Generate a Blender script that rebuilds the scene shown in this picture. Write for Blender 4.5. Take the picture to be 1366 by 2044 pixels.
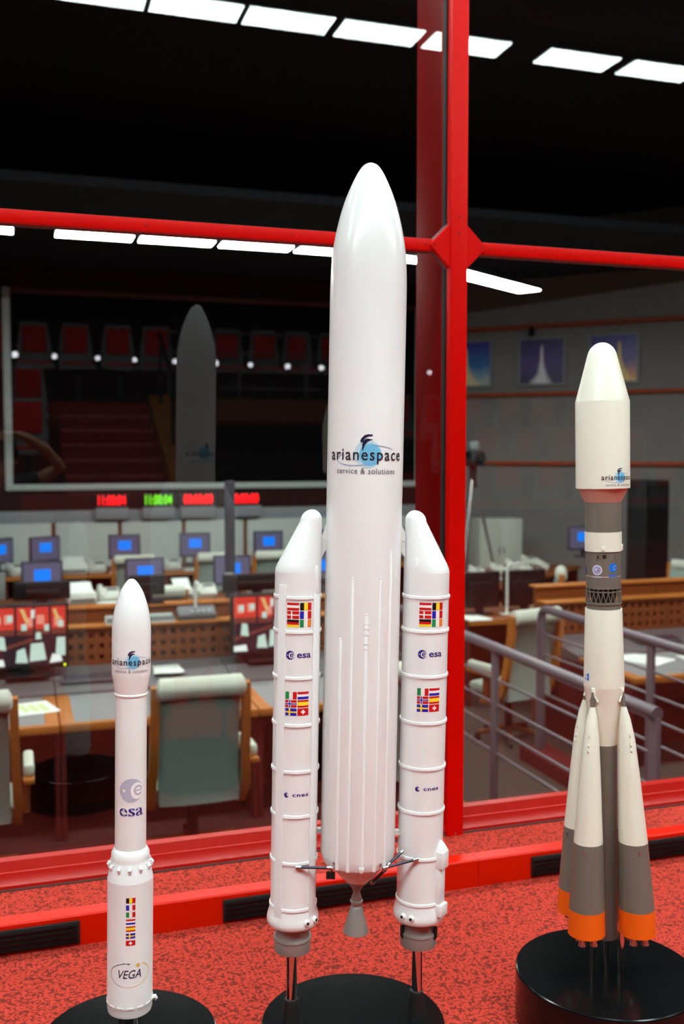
import bpy, bmesh, math, random
from math import sin, cos, pi, radians, atan2, sqrt, asin
from mathutils import Vector, Matrix

random.seed(7)
S = bpy.context.scene
C = S.collection
for o in list(bpy.data.objects):
    bpy.data.objects.remove(o, do_unlink=True)

# ------------------------------------------------------------------ camera, world, exposure
# world frame: the window glass is the plane y = 0, gallery at y < 0 (floor z = 0), control room at y > 0
CAM = Vector((0.0, -2.885, 1.29))
FLOOR_C = -1.16                       # control room floor
cd = bpy.data.cameras.new('camera')
cam = bpy.data.objects.new('camera', cd)
C.objects.link(cam)
cam.location = CAM
cam.rotation_euler = (radians(90 - 3.434), 0, radians(-18))
cd.sensor_fit = 'VERTICAL'
cd.sensor_height = 36.0
cd.sensor_width = 24.0
cd.lens = 2000.0 / 2044.0 * 36.0
cd.clip_start = 0.03
cd.dof.use_dof = True
cd.dof.focus_distance = 2.0
cd.dof.aperture_fstop = 3.6
S.camera = cam

w = bpy.data.worlds.new('world')
S.world = w
w.use_nodes = True
w.node_tree.nodes['Background'].inputs[0].default_value = (0.9, 0.95, 1.0, 1)
w.node_tree.nodes['Background'].inputs[1].default_value = 0.0

S.view_settings.view_transform = 'Standard'
S.view_settings.look = 'None'
S.view_settings.exposure = 0.0
S.view_settings.gamma = 1.0
S.view_settings.use_curve_mapping = False
S.cycles.use_denoising = True
S.cycles.max_bounces = 8
S.cycles.transparent_max_bounces = 16
S.cycles.sample_clamp_indirect = 6.0
S.cycles.caustics_reflective = False
S.cycles.caustics_refractive = False

GALLERY_LAMP = 30.0
FILL_LAMP = 29.0
CONTROL_LAMP = 44.0

# ------------------------------------------------------------------ materials
def lin(c):
    return tuple((x / 12.92 if x <= 0.04045 else ((x + 0.055) / 1.055) ** 2.4) for x in [v / 255.0 for v in c])

MATS = {}
def mat(name, rgb, rough=0.5, metal=0.0, spec=0.5, coat=0.0, emit=None, estr=0.0):
    m = bpy.data.materials.new(name)
    m.use_nodes = True
    b = m.node_tree.nodes['Principled BSDF']
    b.inputs['Base Color'].default_value = (*lin(rgb), 1)
    b.inputs['Roughness'].default_value = rough
    b.inputs['Metallic'].default_value = metal
    b.inputs['Specular IOR Level'].default_value = spec
    b.inputs['Coat Weight'].default_value = coat
    b.inputs['Coat Roughness'].default_value = 0.08
    if emit:
        b.inputs['Emission Color'].default_value = (*lin(emit), 1)
        b.inputs['Emission Strength'].default_value = estr
    MATS[name] = m
    return m

def noisy(name, rgb_a, rgb_b, scale, rough=0.6, stretch=(1, 1, 1), detail=4, spec=0.4, bump=0.0):
    m = mat(name, rgb_a, rough, spec=spec)
    nt = m.node_tree
    b = nt.nodes['Principled BSDF']
    tc = nt.nodes.new('ShaderNodeTexCoord')
    mp = nt.nodes.new('ShaderNodeMapping')
    mp.inputs['Scale'].default_value = stretch
    nz = nt.nodes.new('ShaderNodeTexNoise')
    nz.inputs['Scale'].default_value = scale
    nz.inputs['Detail'].default_value = detail
    mx = nt.nodes.new('ShaderNodeMix')
    mx.data_type = 'RGBA'
    mx.inputs[6].default_value = (*lin(rgb_a), 1)
    mx.inputs[7].default_value = (*lin(rgb_b), 1)
    nt.links.new(tc.outputs['Object'], mp.inputs['Vector'])
    nt.links.new(mp.outputs['Vector'], nz.inputs['Vector'])
    nt.links.new(nz.outputs['Fac'], mx.inputs[0])
    nt.links.new(mx.outputs[2], b.inputs['Base Color'])
    if bump:
        bp = nt.nodes.new('ShaderNodeBump')
        bp.inputs['Strength'].default_value = bump
        bp.inputs['Distance'].default_value = 0.003
        nt.links.new(nz.outputs['Fac'], bp.inputs['Height'])
        nt.links.new(bp.outputs['Normal'], b.inputs['Normal'])
    return m

WHITE = mat('white_gloss', (236, 238, 238), 0.28, coat=0.35)
WHITE2 = mat('white_satin', (233, 234, 233), 0.38, coat=0.15)
CREAM = mat('cream_satin', (230, 229, 214), 0.35, coat=0.2)
GREYP = mat('grey_paint', (110, 104, 95), 0.38)
PINK = mat('salmon_paint', (198, 162, 146), 0.4)
ORANGE = mat('orange_paint', (240, 98, 10), 0.4)
NOZZLE = mat('nozzle_grey', (150, 146, 142), 0.42, metal=0.35)
CHROME = mat('chrome', (215, 212, 210), 0.08, metal=1.0)
BLACKG = noisy('black_gloss', (9, 9, 11), (16, 17, 18), 6, rough=0.15, spec=0.3)
BLACKM = mat('black_matt', (20, 19, 20), 0.55)
DARKROD = mat('dark_rod', (60, 62, 78), 0.35, metal=0.5)
STEEL = mat('steel', (190, 188, 185), 0.25, metal=0.9)
RED = noisy('red_enamel', (228, 7, 0), (220, 5, 0), 12, rough=0.42, spec=0.15)
REDD = noisy('red_fin_shaded', (128, 4, 2), (118, 2, 1), 12, rough=0.5, spec=0.04)  # frame red with the fin's shade put into the colour
REDSILL = noisy('red_sill_paint', (190, 26, 14), (178, 18, 10), 40, rough=0.35, stretch=(1, 12, 12), bump=0.15)
REDK = mat('red_kerb', (214, 26, 0), 0.35, spec=0.2)
GASKET = mat('black_gasket', (16, 15, 16), 0.7)
ALU = mat('aluminium_lip', (120, 120, 120), 0.4, metal=0.8)
DUST = mat('grey_sealant', (120, 120, 124), 0.8)
SCREW = mat('screw_head', (110, 20, 14), 0.4)

WOOD = noisy('orange_wood', (196, 124, 52), (168, 92, 30), 9, rough=0.45, stretch=(1, 9, 9))
WOODD = noisy('brown_wood', (134, 72, 28), (110, 54, 18), 9, rough=0.5, stretch=(1, 9, 9))
FABRIC = noisy('sage_fabric', (178, 190, 174), (160, 174, 160), 90, rough=0.9)
FABRICD = noisy('sage_fabric_dark', (150, 165, 156), (136, 152, 142), 90, rough=0.9)
PADWHITE = noisy('pale_fabric', (208, 212, 196), (196, 200, 184), 80, rough=0.9)
GREYPANEL = mat('grey_laminate', (136, 139, 139), 0.5)
GREYDARK = mat('grey_console', (98, 96, 98), 0.5)
BEIGE = mat('beige_plastic', (205, 208, 196), 0.5)
OFFWHITE = mat('offwhite_plastic', (222, 226, 216), 0.5)
PAPER = mat('paper', (232, 238, 230), 0.8)
PAPERG = mat('paper_green_print', (206, 222, 160), 0.8)
HOUSING = mat('monitor_housing', (52, 48, 60), 0.45)
HOUSINGB = mat('monitor_black', (22, 17, 20), 0.4)
SCRGREY = mat('screen_grey', (96, 92, 118), 0.3, emit=(98, 92, 120), estr=0.28)
SCRBLUE = mat('screen_blue', (10, 90, 200), 0.3, emit=(10, 122, 235), estr=0.9)
PALEWALL = noisy('pale_panel', (214, 222, 214), (204, 212, 206), 3, rough=0.6)
PALEDARK = mat('grey_panel', (150, 154, 158), 0.6)
FRAMEW = mat('screen_frame_white', (214, 222, 218), 0.5)
FRAMEB = mat('screen_frame_dim', (110, 62, 52), 0.6)  # pale frame browned in colour, as the top bar gets less light
SCREEN = mat('projection_screen_dark', (9, 4, 4), 0.7, spec=0.1)
WALLRED = noisy('dark_red_wall', (58, 14, 14), (46, 8, 8), 2, rough=0.8)
WALLGREY = noisy('grey_wall', (146, 140, 136), (132, 127, 124), 2.5, rough=0.85)
CEILC = noisy('control_ceiling', (62, 68, 76), (52, 58, 64), 3, rough=0.9)
BLACKW = mat('black_wall', (14, 13, 14), 0.9)
RAILGREY = mat('rail_grey', (104, 98, 106), 0.35, spec=0.5)
RAILORANGE = noisy('rail_orange', (186, 84, 44), (168, 70, 34), 5, rough=0.5)
FLOORG = noisy('grey_carpet', (68, 62, 54), (58, 53, 47), 60, rough=0.95)
FLOORD = noisy('dark_red_carpet', (66, 18, 16), (52, 12, 12), 60, rough=0.95)
STRIPE = mat('floor_edge_wood', (170, 120, 40), 0.5)
SEATRED = noisy('red_seat_pad', (222, 26, 30), (200, 18, 24), 60, rough=0.9)
SEATGREY = mat('grey_seat_shell', (126, 138, 138), 0.5)
CARPETS = mat('red_stair_carpet', (150, 26, 24), 0.95)
DARKRED = mat('dark_red_panel', (92, 12, 12), 0.6)
SKIN = mat('skin', (196, 140, 110), 0.55)
SHIRT = mat('dark_shirt', (44, 46, 52), 0.9)
TROUS = mat('dark_trousers', (36, 34, 38), 0.9)
HAIR = mat('dark_hair', (40, 30, 24), 0.6)
YELLOWED = mat('led_yellow', (220, 240, 20), 0.4, emit=(210, 250, 10), estr=2.0)
LAMPG = mat('lamp_diffuser_gallery', (255, 255, 255), 0.5, emit=(236, 255, 253), estr=GALLERY_LAMP)
LAMPF = mat('lamp_diffuser_fill', (255, 255, 255), 0.5, emit=(236, 255, 253), estr=FILL_LAMP)
LAMPC = mat('lamp_diffuser_control', (255, 255, 255), 0.5, emit=(246, 255, 250), estr=CONTROL_LAMP)
BULB = mat('bulb_white', (255, 255, 255), 0.5, emit=(246, 248, 255), estr=14)
LEDRED = mat('led_red', (255, 0, 0), 0.5, emit=(255, 8, 20), estr=2.2)
LEDGREEN = mat('led_green', (120, 255, 0), 0.5, emit=(120, 235, 10), estr=1.3)
# prints
K = {}
for n, c in dict(black=(16, 14, 16), ink=(30, 26, 34), inkgrey=(90, 84, 88), navy=(30, 18, 120), navyd=(14, 20, 60),
                 sky=(110, 188, 226), skylite=(190, 218, 232), lilac=(150, 160, 205), fade=(182, 184, 205),
                 white=(244, 240, 238), red=(206, 22, 22), yellow=(248, 224, 50), blue=(28, 28, 178), green=(12, 140, 76),
                 orange=(236, 130, 40), gold=(228, 176, 36), teal=(30, 150, 130), esablue=(10, 108, 214), rose=(214, 120, 124)).items():
    K[n] = mat('print_' + n, c, 0.4)

# ------------------------------------------------------------------ carpet with short dark squiggles
def carpet_material():
    m = mat('red_squiggle_carpet', (200, 66, 52), 0.95, spec=0.1)
    nt = m.node_tree
    b = nt.nodes['Principled BSDF']
    N = nt.nodes.new
    L = nt.links.new
    tc = N('ShaderNodeTexCoord')
    n1 = N('ShaderNodeTexNoise'); n1.inputs['Scale'].default_value = 78; n1.inputs['Detail'].default_value = 0.4
    n2 = N('ShaderNodeTexNoise'); n2.inputs['Scale'].default_value = 80; n2.inputs['Detail'].default_value = 0.0
    mp = N('ShaderNodeMapping'); mp.inputs['Location'].default_value = (3.1, 7.7, 2.2)
    L(tc.outputs['Object'], n1.inputs['Vector'])
    L(tc.outputs['Object'], mp.inputs['Vector']); L(mp.outputs['Vector'], n2.inputs['Vector'])
    s = N('ShaderNodeMath'); s.operation = 'SUBTRACT'; s.inputs[1].default_value = 0.5
    a = N('ShaderNodeMath'); a.operation = 'ABSOLUTE'
    L(n1.outputs['Fac'], s.inputs[0]); L(s.outputs[0], a.inputs[0])
    r1 = N('ShaderNodeMapRange'); r1.inputs[1].default_value = 0.045; r1.inputs[2].default_value = 0.095
    r1.inputs[3].default_value = 1; r1.inputs[4].default_value = 0
    L(a.outputs[0], r1.inputs[0])
    r2 = N('ShaderNodeMapRange'); r2.inputs[1].default_value = 0.38; r2.inputs[2].default_value = 0.45
    L(n2.outputs['Fac'], r2.inputs[0])
    mu = N('ShaderNodeMath'); mu.operation = 'MULTIPLY'
    L(r1.outputs[0], mu.inputs[0]); L(r2.outputs[0], mu.inputs[1])
    n3 = N('ShaderNodeTexNoise'); n3.inputs['Scale'].default_value = 900
    L(tc.outputs['Object'], n3.inputs['Vector'])
    base = N('ShaderNodeMix'); base.data_type = 'RGBA'
    base.inputs[6].default_value = (*lin((194, 64, 50)), 1); base.inputs[7].default_value = (*lin((180, 54, 42)), 1)
    L(n3.outputs['Fac'], base.inputs[0])
    mx = N('ShaderNodeMix'); mx.data_type = 'RGBA'
    mx.inputs[7].default_value = (*lin((112, 40, 32)), 1)
    L(mu.outputs[0], mx.inputs[0]); L(base.outputs[2], mx.inputs[6]); L(mx.outputs[2], b.inputs['Base Color'])
    bp = N('ShaderNodeBump'); bp.inputs['Strength'].default_value = 0.3; bp.inputs['Distance'].default_value = 0.002
    L(n3.outputs['Fac'], bp.inputs['Height']); L(bp.outputs['Normal'], b.inputs['Normal'])
    return m
CARPET = carpet_material()

def glass_material(name, reflect):
    m = bpy.data.materials.new(name)
    m.use_nodes = True
    nt = m.node_tree
    nt.nodes.clear()
    N = nt.nodes.new
    L = nt.links.new
    out = N('ShaderNodeOutputMaterial')
    tr = N('ShaderNodeBsdfTransparent')
    tr.inputs[0].default_value = (0.975, 0.99, 0.985, 1) if reflect else (1, 1, 1, 1)
    if not reflect:
        L(tr.outputs[0], out.inputs[0])
        return m
    gl = N('ShaderNodeBsdfGlossy'); gl.inputs['Roughness'].default_value = 0.0
    geo = N('ShaderNodeNewGeometry')
    dt = N('ShaderNodeVectorMath'); dt.operation = 'DOT_PRODUCT'
    L(geo.outputs['Normal'], dt.inputs[0]); L(geo.outputs['Incoming'], dt.inputs[1])
    ab = N('ShaderNodeMath'); ab.operation = 'ABSOLUTE'; L(dt.outputs['Value'], ab.inputs[0])
    om = N('ShaderNodeMath'); om.operation = 'SUBTRACT'; om.inputs[0].default_value = 1; L(ab.outputs[0], om.inputs[1])
    pw = N('ShaderNodeMath'); pw.operation = 'POWER'; pw.inputs[1].default_value = 5; L(om.outputs[0], pw.inputs[0])
    ma = N('ShaderNodeMath'); ma.operation = 'MULTIPLY_ADD'; ma.inputs[1].default_value = 0.925; ma.inputs[2].default_value = 0.075
    L(pw.outputs[0], ma.inputs[0])
    mx = N('ShaderNodeMixShader')
    L(ma.outputs[0], mx.inputs[0]); L(tr.outputs[0], mx.inputs[1]); L(gl.outputs[0], mx.inputs[2])
    L(mx.outputs[0], out.inputs[0])
    return m
GLASSF = glass_material('window_glass_face', True)
GLASSB = glass_material('window_glass_clear', False)

# ------------------------------------------------------------------ mesh helpers
class MB:
    """collects shapes into one mesh"""
    def __init__(self):
        self.bm = bmesh.new()
        self.mats = []
    def mi(self, m):
        if m is None:
            return 0
        if m not in self.mats:
            self.mats.append(m)
        return self.mats.index(m)
    def _fin(self, faces, m):
        k = self.mi(m)
        for f in faces:
            f.material_index = k
    def box(self, c, s, m=None, rot=None, bevel=0.0):
        r = bmesh.ops.create_cube(self.bm, size=1.0)
        vs = r['verts']
        M = Matrix.Translation(c) @ (rot.to_4x4() if rot is not None else Matrix.Identity(4)) @ Matrix.Diagonal((*s, 1))
        bmesh.ops.transform(self.bm, matrix=M, verts=vs)
        fs = set(f for v in vs for f in v.link_faces)
        if bevel:
            es = list(set(e for v in vs for e in v.link_edges))
            rr = bmesh.ops.bevel(self.bm, geom=es, offset=bevel, segments=2, profile=0.5, affect='EDGES')
            fs = set(rr['faces']) | set(f for f in fs if f.is_valid)
            # faces touched by the bevel
            fs = set(f for f in fs if f.is_valid)
        self._fin(fs, m)
        return self
    def bb(self, x0, x1, y0, y1, z0, z1, m=None, bevel=0.0):
        return self.box(((x0 + x1) / 2, (y0 + y1) / 2, (z0 + z1) / 2), (abs(x1 - x0), abs(y1 - y0), abs(z1 - z0)), m, None, bevel)
    def lathe(self, prof, c=(0, 0, 0), seg=48, m=None, M=None, ms=None):
        """prof: list of (r, z) bottom->top or top->bottom; ms: optional list of (index, material) switches"""
        rings = []
        bm = self.bm
        for r, z in prof:
            if r < 1e-6:
                rings.append([bm.verts.new((0, 0, z))])
            else:
                rings.append([bm.verts.new((r * cos(2 * pi * i / seg), r * sin(2 * pi * i / seg), z)) for i in range(seg)])
        cur = self.mi(m)
        sw = dict((i, self.mi(mm)) for i, mm in (ms or []))
        up = prof[-1][1] > prof[0][1]
        for k in range(len(rings) - 1):
            if k in sw:
                cur = sw[k]
            a, b = rings[k], rings[k + 1]
            for i in range(seg):
                j = (i + 1) % seg
                if len(a) == 1 and len(b) == 1:
                    continue
                if len(a) == 1:
                    vs = [a[0], b[j], b[i]] if up else [a[0], b[i], b[j]]
                    vs = [a[0], b[i], b[j]][::-1] if up else [a[0], b[i], b[j]]
                elif len(b) == 1:
                    vs = [a[i], a[j], b[0]] if up else [a[j], a[i], b[0]]
                else:
                    vs = [a[i], a[j], b[j], b[i]] if up else [a[j], a[i], b[i], b[j]]
                f = bm.faces.new(vs)
                f.material_index = cur
        if len(rings[0]) > 1:
            f = bm.faces.new(rings[0][::-1] if up else rings[0]); f.material_index = self.mi(m)
        if len(rings[-1]) > 1:
            f = bm.faces.new(rings[-1] if up else rings[-1][::-1]); f.material_index = cur
        T = Matrix.Translation(c) @ (M if M is not None else Matrix.Identity(4))
        bmesh.ops.transform(bm, matrix=T, verts=[v for r in rings for v in r])
        return self
    def loft(self, rings, m=None, caps=True):
        """rings: list of lists of points, same count, closed loops"""
        bm = self.bm
        rr = [[bm.verts.new(p) for p in r] for r in rings]
        k = self.mi(m)
        n = len(rr[0])
        for a, b in zip(rr[:-1], rr[1:]):
            for i in range(n):
                j = (i + 1) % n
                f = bm.faces.new([a[i], a[j], b[j], b[i]]); f.material_index = k
        if caps:
            f = bm.faces.new(rr[0][::-1]); f.material_index = k
            f = bm.faces.new(rr[-1]); f.material_index = k
        return self
    def tube(self, pts, r, seg=10, m=None, rs=None):
        pts = [Vector(p) for p in pts]
        rings = []
        prev = None
        for i, p in enumerate(pts):
            if i == 0:
                d = pts[1] - pts[0]
            elif i == len(pts) - 1:
                d = pts[-1] - pts[-2]
            else:
                d = (pts[i + 1] - p).normalized() + (p - pts[i - 1]).normalized()
            d.normalize()
            if prev is None:
                a = d.orthogonal().normalized()
            else:
                a = (prev - d * prev.dot(d)).normalized()
            prev = a
            b = d.cross(a)
            q = rs[i] if rs else r
            rings.append([p + (a * cos(2 * pi * k / seg) + b * sin(2 * pi * k / seg)) * q for k in range(seg)])
        return self.loft(rings, m)
    def prism(self, poly, axis, t0, t1, m=None):
        """poly in the plane normal to axis ('x': (y,z), 'y': (x,z), 'z': (x,y))"""
        def P(a, b, t):
            return {'x': (t, a, b), 'y': (a, t, b), 'z': (a, b, t)}[axis]
        bm = self.bm
        A = [bm.verts.new(P(a, b, t0)) for a, b in poly]
        B = [bm.verts.new(P(a, b, t1)) for a, b in poly]
        k = self.mi(m)
        n = len(poly)
        fs = []
        for i in range(n):
            j = (i + 1) % n
            fs.append(bm.faces.new([A[i], A[j], B[j], B[i]]))
        fs.append(bm.faces.new(A[::-1])); fs.append(bm.faces.new(B))
        for f in fs:
            f.material_index = k
        bmesh.ops.recalc_face_normals(bm, faces=fs)
        return self
    def quad(self, pts, m=None):
        f = self.bm.faces.new([self.bm.verts.new(p) for p in pts])
        f.material_index = self.mi(m)
        return self
    def build(self, name, m=None, parent=None, smooth=True, angle=34, recalc=True):
        me = bpy.data.meshes.new(name)
        if recalc:
            bmesh.ops.recalc_face_normals(self.bm, faces=self.bm.faces[:])
        self.bm.to_mesh(me)
        self.bm.free()
        for mm in (self.mats or [m]):
            me.materials.append(mm)
        if smooth and len(me.polygons):
            me.polygons.foreach_set('use_smooth', [True] * len(me.polygons))
            me.set_sharp_from_angle(angle=radians(angle))
        o = bpy.data.objects.new(name, me)
        C.objects.link(o)
        if parent is not None:
            o.parent = parent
        return o

def tag(o, label=None, cat=None, group=None, kind=None):
    if label: o['label'] = label
    if cat: o['category'] = cat
    if group: o['group'] = group
    if kind: o['kind'] = kind
    return o

def thing(name, label, cat, loc=(0, 0, 0), rz=0.0, group=None, kind=None):
    o = bpy.data.objects.new(name, None)
    o.empty_display_size = 0.05
    C.objects.link(o)
    o.location = loc
    o.rotation_euler = (0, 0, rz)
    return tag(o, label, cat, group, kind)

def dup(root, loc, rz=0.0, label=None, group=None, swap=None):
    r = root.copy(); C.objects.link(r)
    r.location = loc; r.rotation_euler = (0, 0, rz)
    if label: r['label'] = label
    if group: r['group'] = group
    for ch in [c for c in bpy.data.objects if c.parent == root]:
        c = ch.copy(); C.objects.link(c); c.parent = r
        for g in [d for d in bpy.data.objects if d.parent == ch]:
            d = g.copy(); C.objects.link(d); d.parent = c
    return r

def struct(name, mb, m=None, parent=None, label=None, cat=None):
    o = mb.build(name, m, parent)
    if parent is None:
        tag(o, label, cat, kind='structure')
    return o

ORD = ['first', 'second', 'third', 'fourth', 'fifth', 'sixth', 'seventh', 'eighth', 'ninth', 'tenth', 'eleventh', 'twelfth',
       'thirteenth', 'fourteenth', 'fifteenth', 'sixteenth']

# ------------------------------------------------------------------ text and printed marks
_TXT = {}
def text2d(s, w, h=None, shear=0.0, bold=0.0, spacing=1.0):
    """triangulated text in 2-D, centred on its x extent; scaled to width w; h = height of an x-height letter block"""
    key = (s, shear, bold, spacing)
    if key not in _TXT:
        cu = bpy.data.curves.new('txt', 'FONT')
        cu.body = s
        cu.size = 1.0
        cu.shear = shear
        cu.offset = bold
        cu.space_character = spacing
        cu.resolution_u = 3
        ob = bpy.data.objects.new('txt', cu)
        C.objects.link(ob)
        dg = bpy.context.evaluated_depsgraph_get()
        me = ob.evaluated_get(dg).to_mesh()
        me.calc_loop_triangles()
        vs = [(v.co.x, v.co.y) for v in me.vertices]
        fs = [tuple(t.vertices) for t in me.loop_triangles]
        ob.evaluated_get(dg).to_mesh_clear()
        bpy.data.objects.remove(ob, do_unlink=True)
        bpy.data.curves.remove(cu)
        _TXT[key] = (vs, fs)
    vs, fs = _TXT[key]
    x0 = min(v[0] for v in vs); x1 = max(v[0] for v in vs)
    k = w / (x1 - x0)
    ky = k if h is None else h / 0.52
    cx = (x0 + x1) / 2
    return [((x - cx) * k, (y - 0.26) * ky) for x, y in vs], fs

def disc2d(cx, cy, rx, ry=None, n=36, rings=4):
    ry = ry or rx
    vs = [(cx, cy)]; fs = []
    for k in range(1, rings + 1):
        q = k / rings
        vs += [(cx + rx * q * cos(2 * pi * i / n), cy + ry * q * sin(2 * pi * i / n)) for i in range(n)]
    for i in range(n):
        fs.append((0, 1 + i, 1 + (i + 1) % n))
    for k in range(1, rings):
        a = 1 + (k - 1) * n; b = 1 + k * n
        for i in range(n):
            j = (i + 1) % n
            fs.append((a + i, b + i, b + j, a + j))
    return vs, fs

def arc2d(cx, cy, rx, ry, w, a0, a1, n=40, tilt=0.0, w1=None):
    vs = []; fs = []
    w1 = w if w1 is None else w1
    for i in range(n + 1):
        q = i / n
        a = radians(a0 + (a1 - a0) * q)
        ww = (w + (w1 - w) * q) / 2
        for s in (-1, 1):
            x = (rx + s * ww) * cos(a); y = (ry + s * ww) * sin(a)
            vs.append((cx + x * cos(tilt) - y * sin(tilt), cy + x * sin(tilt) + y * cos(tilt)))
    for i in range(n):
        fs.append((2 * i, 2 * i + 1, 2 * i + 3, 2 * i + 2))
    return vs, fs

def rect2d(x0, x1, y0, y1, n=4):
    vs = []; fs = []
    for i in range(n + 1):
        x = x0 + (x1 - x0) * i / n
        vs += [(x, y0), (x, y1)]
    for i in range(n):
        fs.append((2 * i, 2 * i + 2, 2 * i + 3, 2 * i + 1))
    return vs, fs

def poly2d(pts):
    return list(pts), [tuple(range(len(pts)))]

def decal(name, parent, mapper, items, rot=None):
    """items: (shape2d, material, layer)"""
    V = []; F = []; MI = []; mats = []
    for (vs, fs), m, layer in items:
        if m not in mats:
            mats.append(m)
        b = len(V)
        V += [mapper(x, y, 0.00035 + 0.00022 * layer) for x, y in vs]
        F += [tuple(b + i for i in f) for f in fs]
        MI += [mats.index(m)] * len(fs)
    me = bpy.data.meshes.new(name)
    me.from_pydata(V, [], F)
    for m in mats:
        me.materials.append(m)
    me.polygons.foreach_set('material_index', MI)
    o = bpy.data.objects.new(name, me)
    C.objects.link(o)
    o.parent = parent
    if rot is not None:
        o.rotation_euler = rot
    return o

def wrap(R, z0, x0=0.0, c=(0, 0), az=-pi / 2):
    """print area centred at height z0 on the side of an upright cylinder of radius R facing the viewer"""
    Rf = R if callable(R) else (lambda z: R)
    def f(x, y, off):
        r = Rf(z0 + y)
        a = az + (x0 + x) / r
        return (c[0] + (r + off) * cos(a), c[1] + (r + off) * sin(a), z0 + y)
    return f

def move(shape, dx, dy):
    return [(x + dx, y + dy) for x, y in shape[0]], shape[1]

def logo_items(W, colour=True):
    """round blue globe with a dark bird, an orbit line and two lines of lettering; W = lettering width"""
    def q(x, y): return ((x - 687) / 995 * W, (510 - y) / 995 * W)
    it = []
    it.append((disc2d(*q(705, 492), 0.172 * W), K['skylite'], 0))
    c2 = q(735, 500)
    it.append((disc2d(*c2, 0.138 * W), K['sky'], 1))
    it.append((arc2d(*q(700, 505), 0.405 * W, 0.125 * W, 0.008 * W, 35, 78, 24, tilt=0.02), K['lilac'], 2))
    it.append((arc2d(*q(570, 545), 0.275 * W, 0.085 * W, 0.009 * W, 130, 335, 40, tilt=0.06), K['lilac'], 2))
    bird1 = [q(*p) for p in ((608, 335), (622, 300), (660, 262), (700, 250), (760, 252), (758, 270), (715, 272), (678, 288), (655, 312), (640, 342), (622, 352))]
    bird2 = [q(*p) for p in ((640, 340), (665, 312), (700, 302), (768, 314), (720, 328), (690, 348), (668, 380), (652, 420), (640, 462), (632, 420), (634, 372))]
    it.append((poly2d(bird1), K['navyd'], 3))
    it.append((poly2d(bird2), K['navyd'], 3))
    t = text2d('arianespace', W, 0.108 * W, bold=0.008, spacing=1.16)
    it.append((move(t, 0, 0), K['ink'], 4))
    t = text2d('service & solutions', 0.775 * W, 0.052 * W, bold=0.0, spacing=1.12)
    it.append((move(t, 0.0, -0.195 * W), K['inkgrey'], 4))
    return it

def esa_items(W, disc=K['navy'], ink=K['navy']):
    """dark disc with a pale letter e, lettering to its right; W = overall width"""
    r = 0.175 * W
    it = [(disc2d(-0.325 * W, 0, r), disc, 0)]
    ex = -0.27 * W
    it.append((disc2d(ex, -0.005 * W, 0.118 * W), K['white'], 1))
    it.append((arc2d(ex + 0.012 * W, -0.005 * W, 0.062 * W, 0.062 * W, 0.04 * W, 20, 320, 30), disc, 2))
    it.append((rect2d(ex - 0.05 * W, ex + 0.085 * W, -0.018 * W, 0.008 * W), disc, 2))
    it.append((disc2d(-0.44 * W, 0.0, 0.022 * W, n=12, rings=1), K['white'], 2))
    t = text2d('esa', 0.56 * W, 0.19 * W, bold=0.014)
    it.append((move(t, 0.22 * W, 0), ink, 1))
    return it

def cnes_items(W):
    it = [(disc2d(-0.40 * W, -0.005 * W, 0.1 * W), K['navy'], 0)]
    it.append((disc2d(-0.352 * W, 0.01 * W, 0.068 * W), K['white'], 1))
    it.append((arc2d(-0.352 * W, 0.0, 0.05 * W, 0.05 * W, 0.026 * W, 60, 300, 20), K['navy'], 2))
    it.append((poly2d([(-0.415 * W, 0.06 * W), (-0.395 * W, 0.06 * W), (-0.402 * W, 0.17 * W)]), K['navy'], 2))
    t = text2d('cnes', 0.66 * W, 0.115 * W, bold=0.015, spacing=1.1)
    it.append((move(t, 0.17 * W, 0), K['navy'], 1))
    return it

def flag(code, x, y, w, h):
    """printed flag with its lower left corner at x, y"""
    def r(a, b, c, d, col, lay=0): return (rect2d(x + a * w, x + b * w, y + c * h, y + d * h, 3), K[col], lay)
    vert = dict(be=('black', 'yellow', 'red'), fr=('blue', 'white', 'red'), ie=('green', 'white', 'orange'), it=('green', 'white', 'red'))
    hori = dict(at=('red', 'white', 'red'), de=('black', 'red', 'yellow'), nl=('red', 'white', 'blue'), es=('red', 'yellow', 'red'))
    if code in vert:
        return [r(i / 3, (i + 1) / 3, 0, 1, c) for i, c in enumerate(vert[code])]
    if code == 'es':
        return [r(0, 1, .75, 1, 'red'), r(0, 1, .25, .75, 'yellow'), r(0, 1, 0, .25, 'red')]
    if code in hori:
        return [r(0, 1, 1 - (i + 1) / 3, 1 - i / 3, c) for i, c in enumerate(hori[code])]
    if code == 'dk':
        return [r(0, 1, 0, 1, 'red'), r(.34, .46, 0, 1, 'white', 1), r(0, 1, .42, .58, 'white', 1)]
    if code == 'no':
        return [r(0, 1, 0, 1, 'red'), r(.28, .5, 0, 1, 'white', 1), r(0, 1, .36, .64, 'white', 1), r(.34, .44, 0, 1, 'blue', 2), r(0, 1, .43, .57, 'blue', 2)]
    if code == 'se':
        return [r(0, 1, 0, 1, 'blue'), r(.32, .46, 0, 1, 'yellow', 1), r(0, 1, .4, .6, 'yellow', 1)]
    if code == 'ch':
        return [r(0, 1, 0, 1, 'red'), r(.44, .56, .2, .8, 'white', 1), r(.32, .68, .38, .62, 'white', 1)]
    return []

def flag_block(rows, w, h, gx, gy):
    it = []
    n = len(rows); W = len(rows[0]) * w + (len(rows[0]) - 1) * gx; Hh = n * h + (n - 1) * gy
    for i, row in enumerate(rows):
        for j, c in enumerate(row):
            it += flag(c, -W / 2 + j * (w + gx), Hh / 2 - h - i * (h + gy), w, h)
    return it

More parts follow.
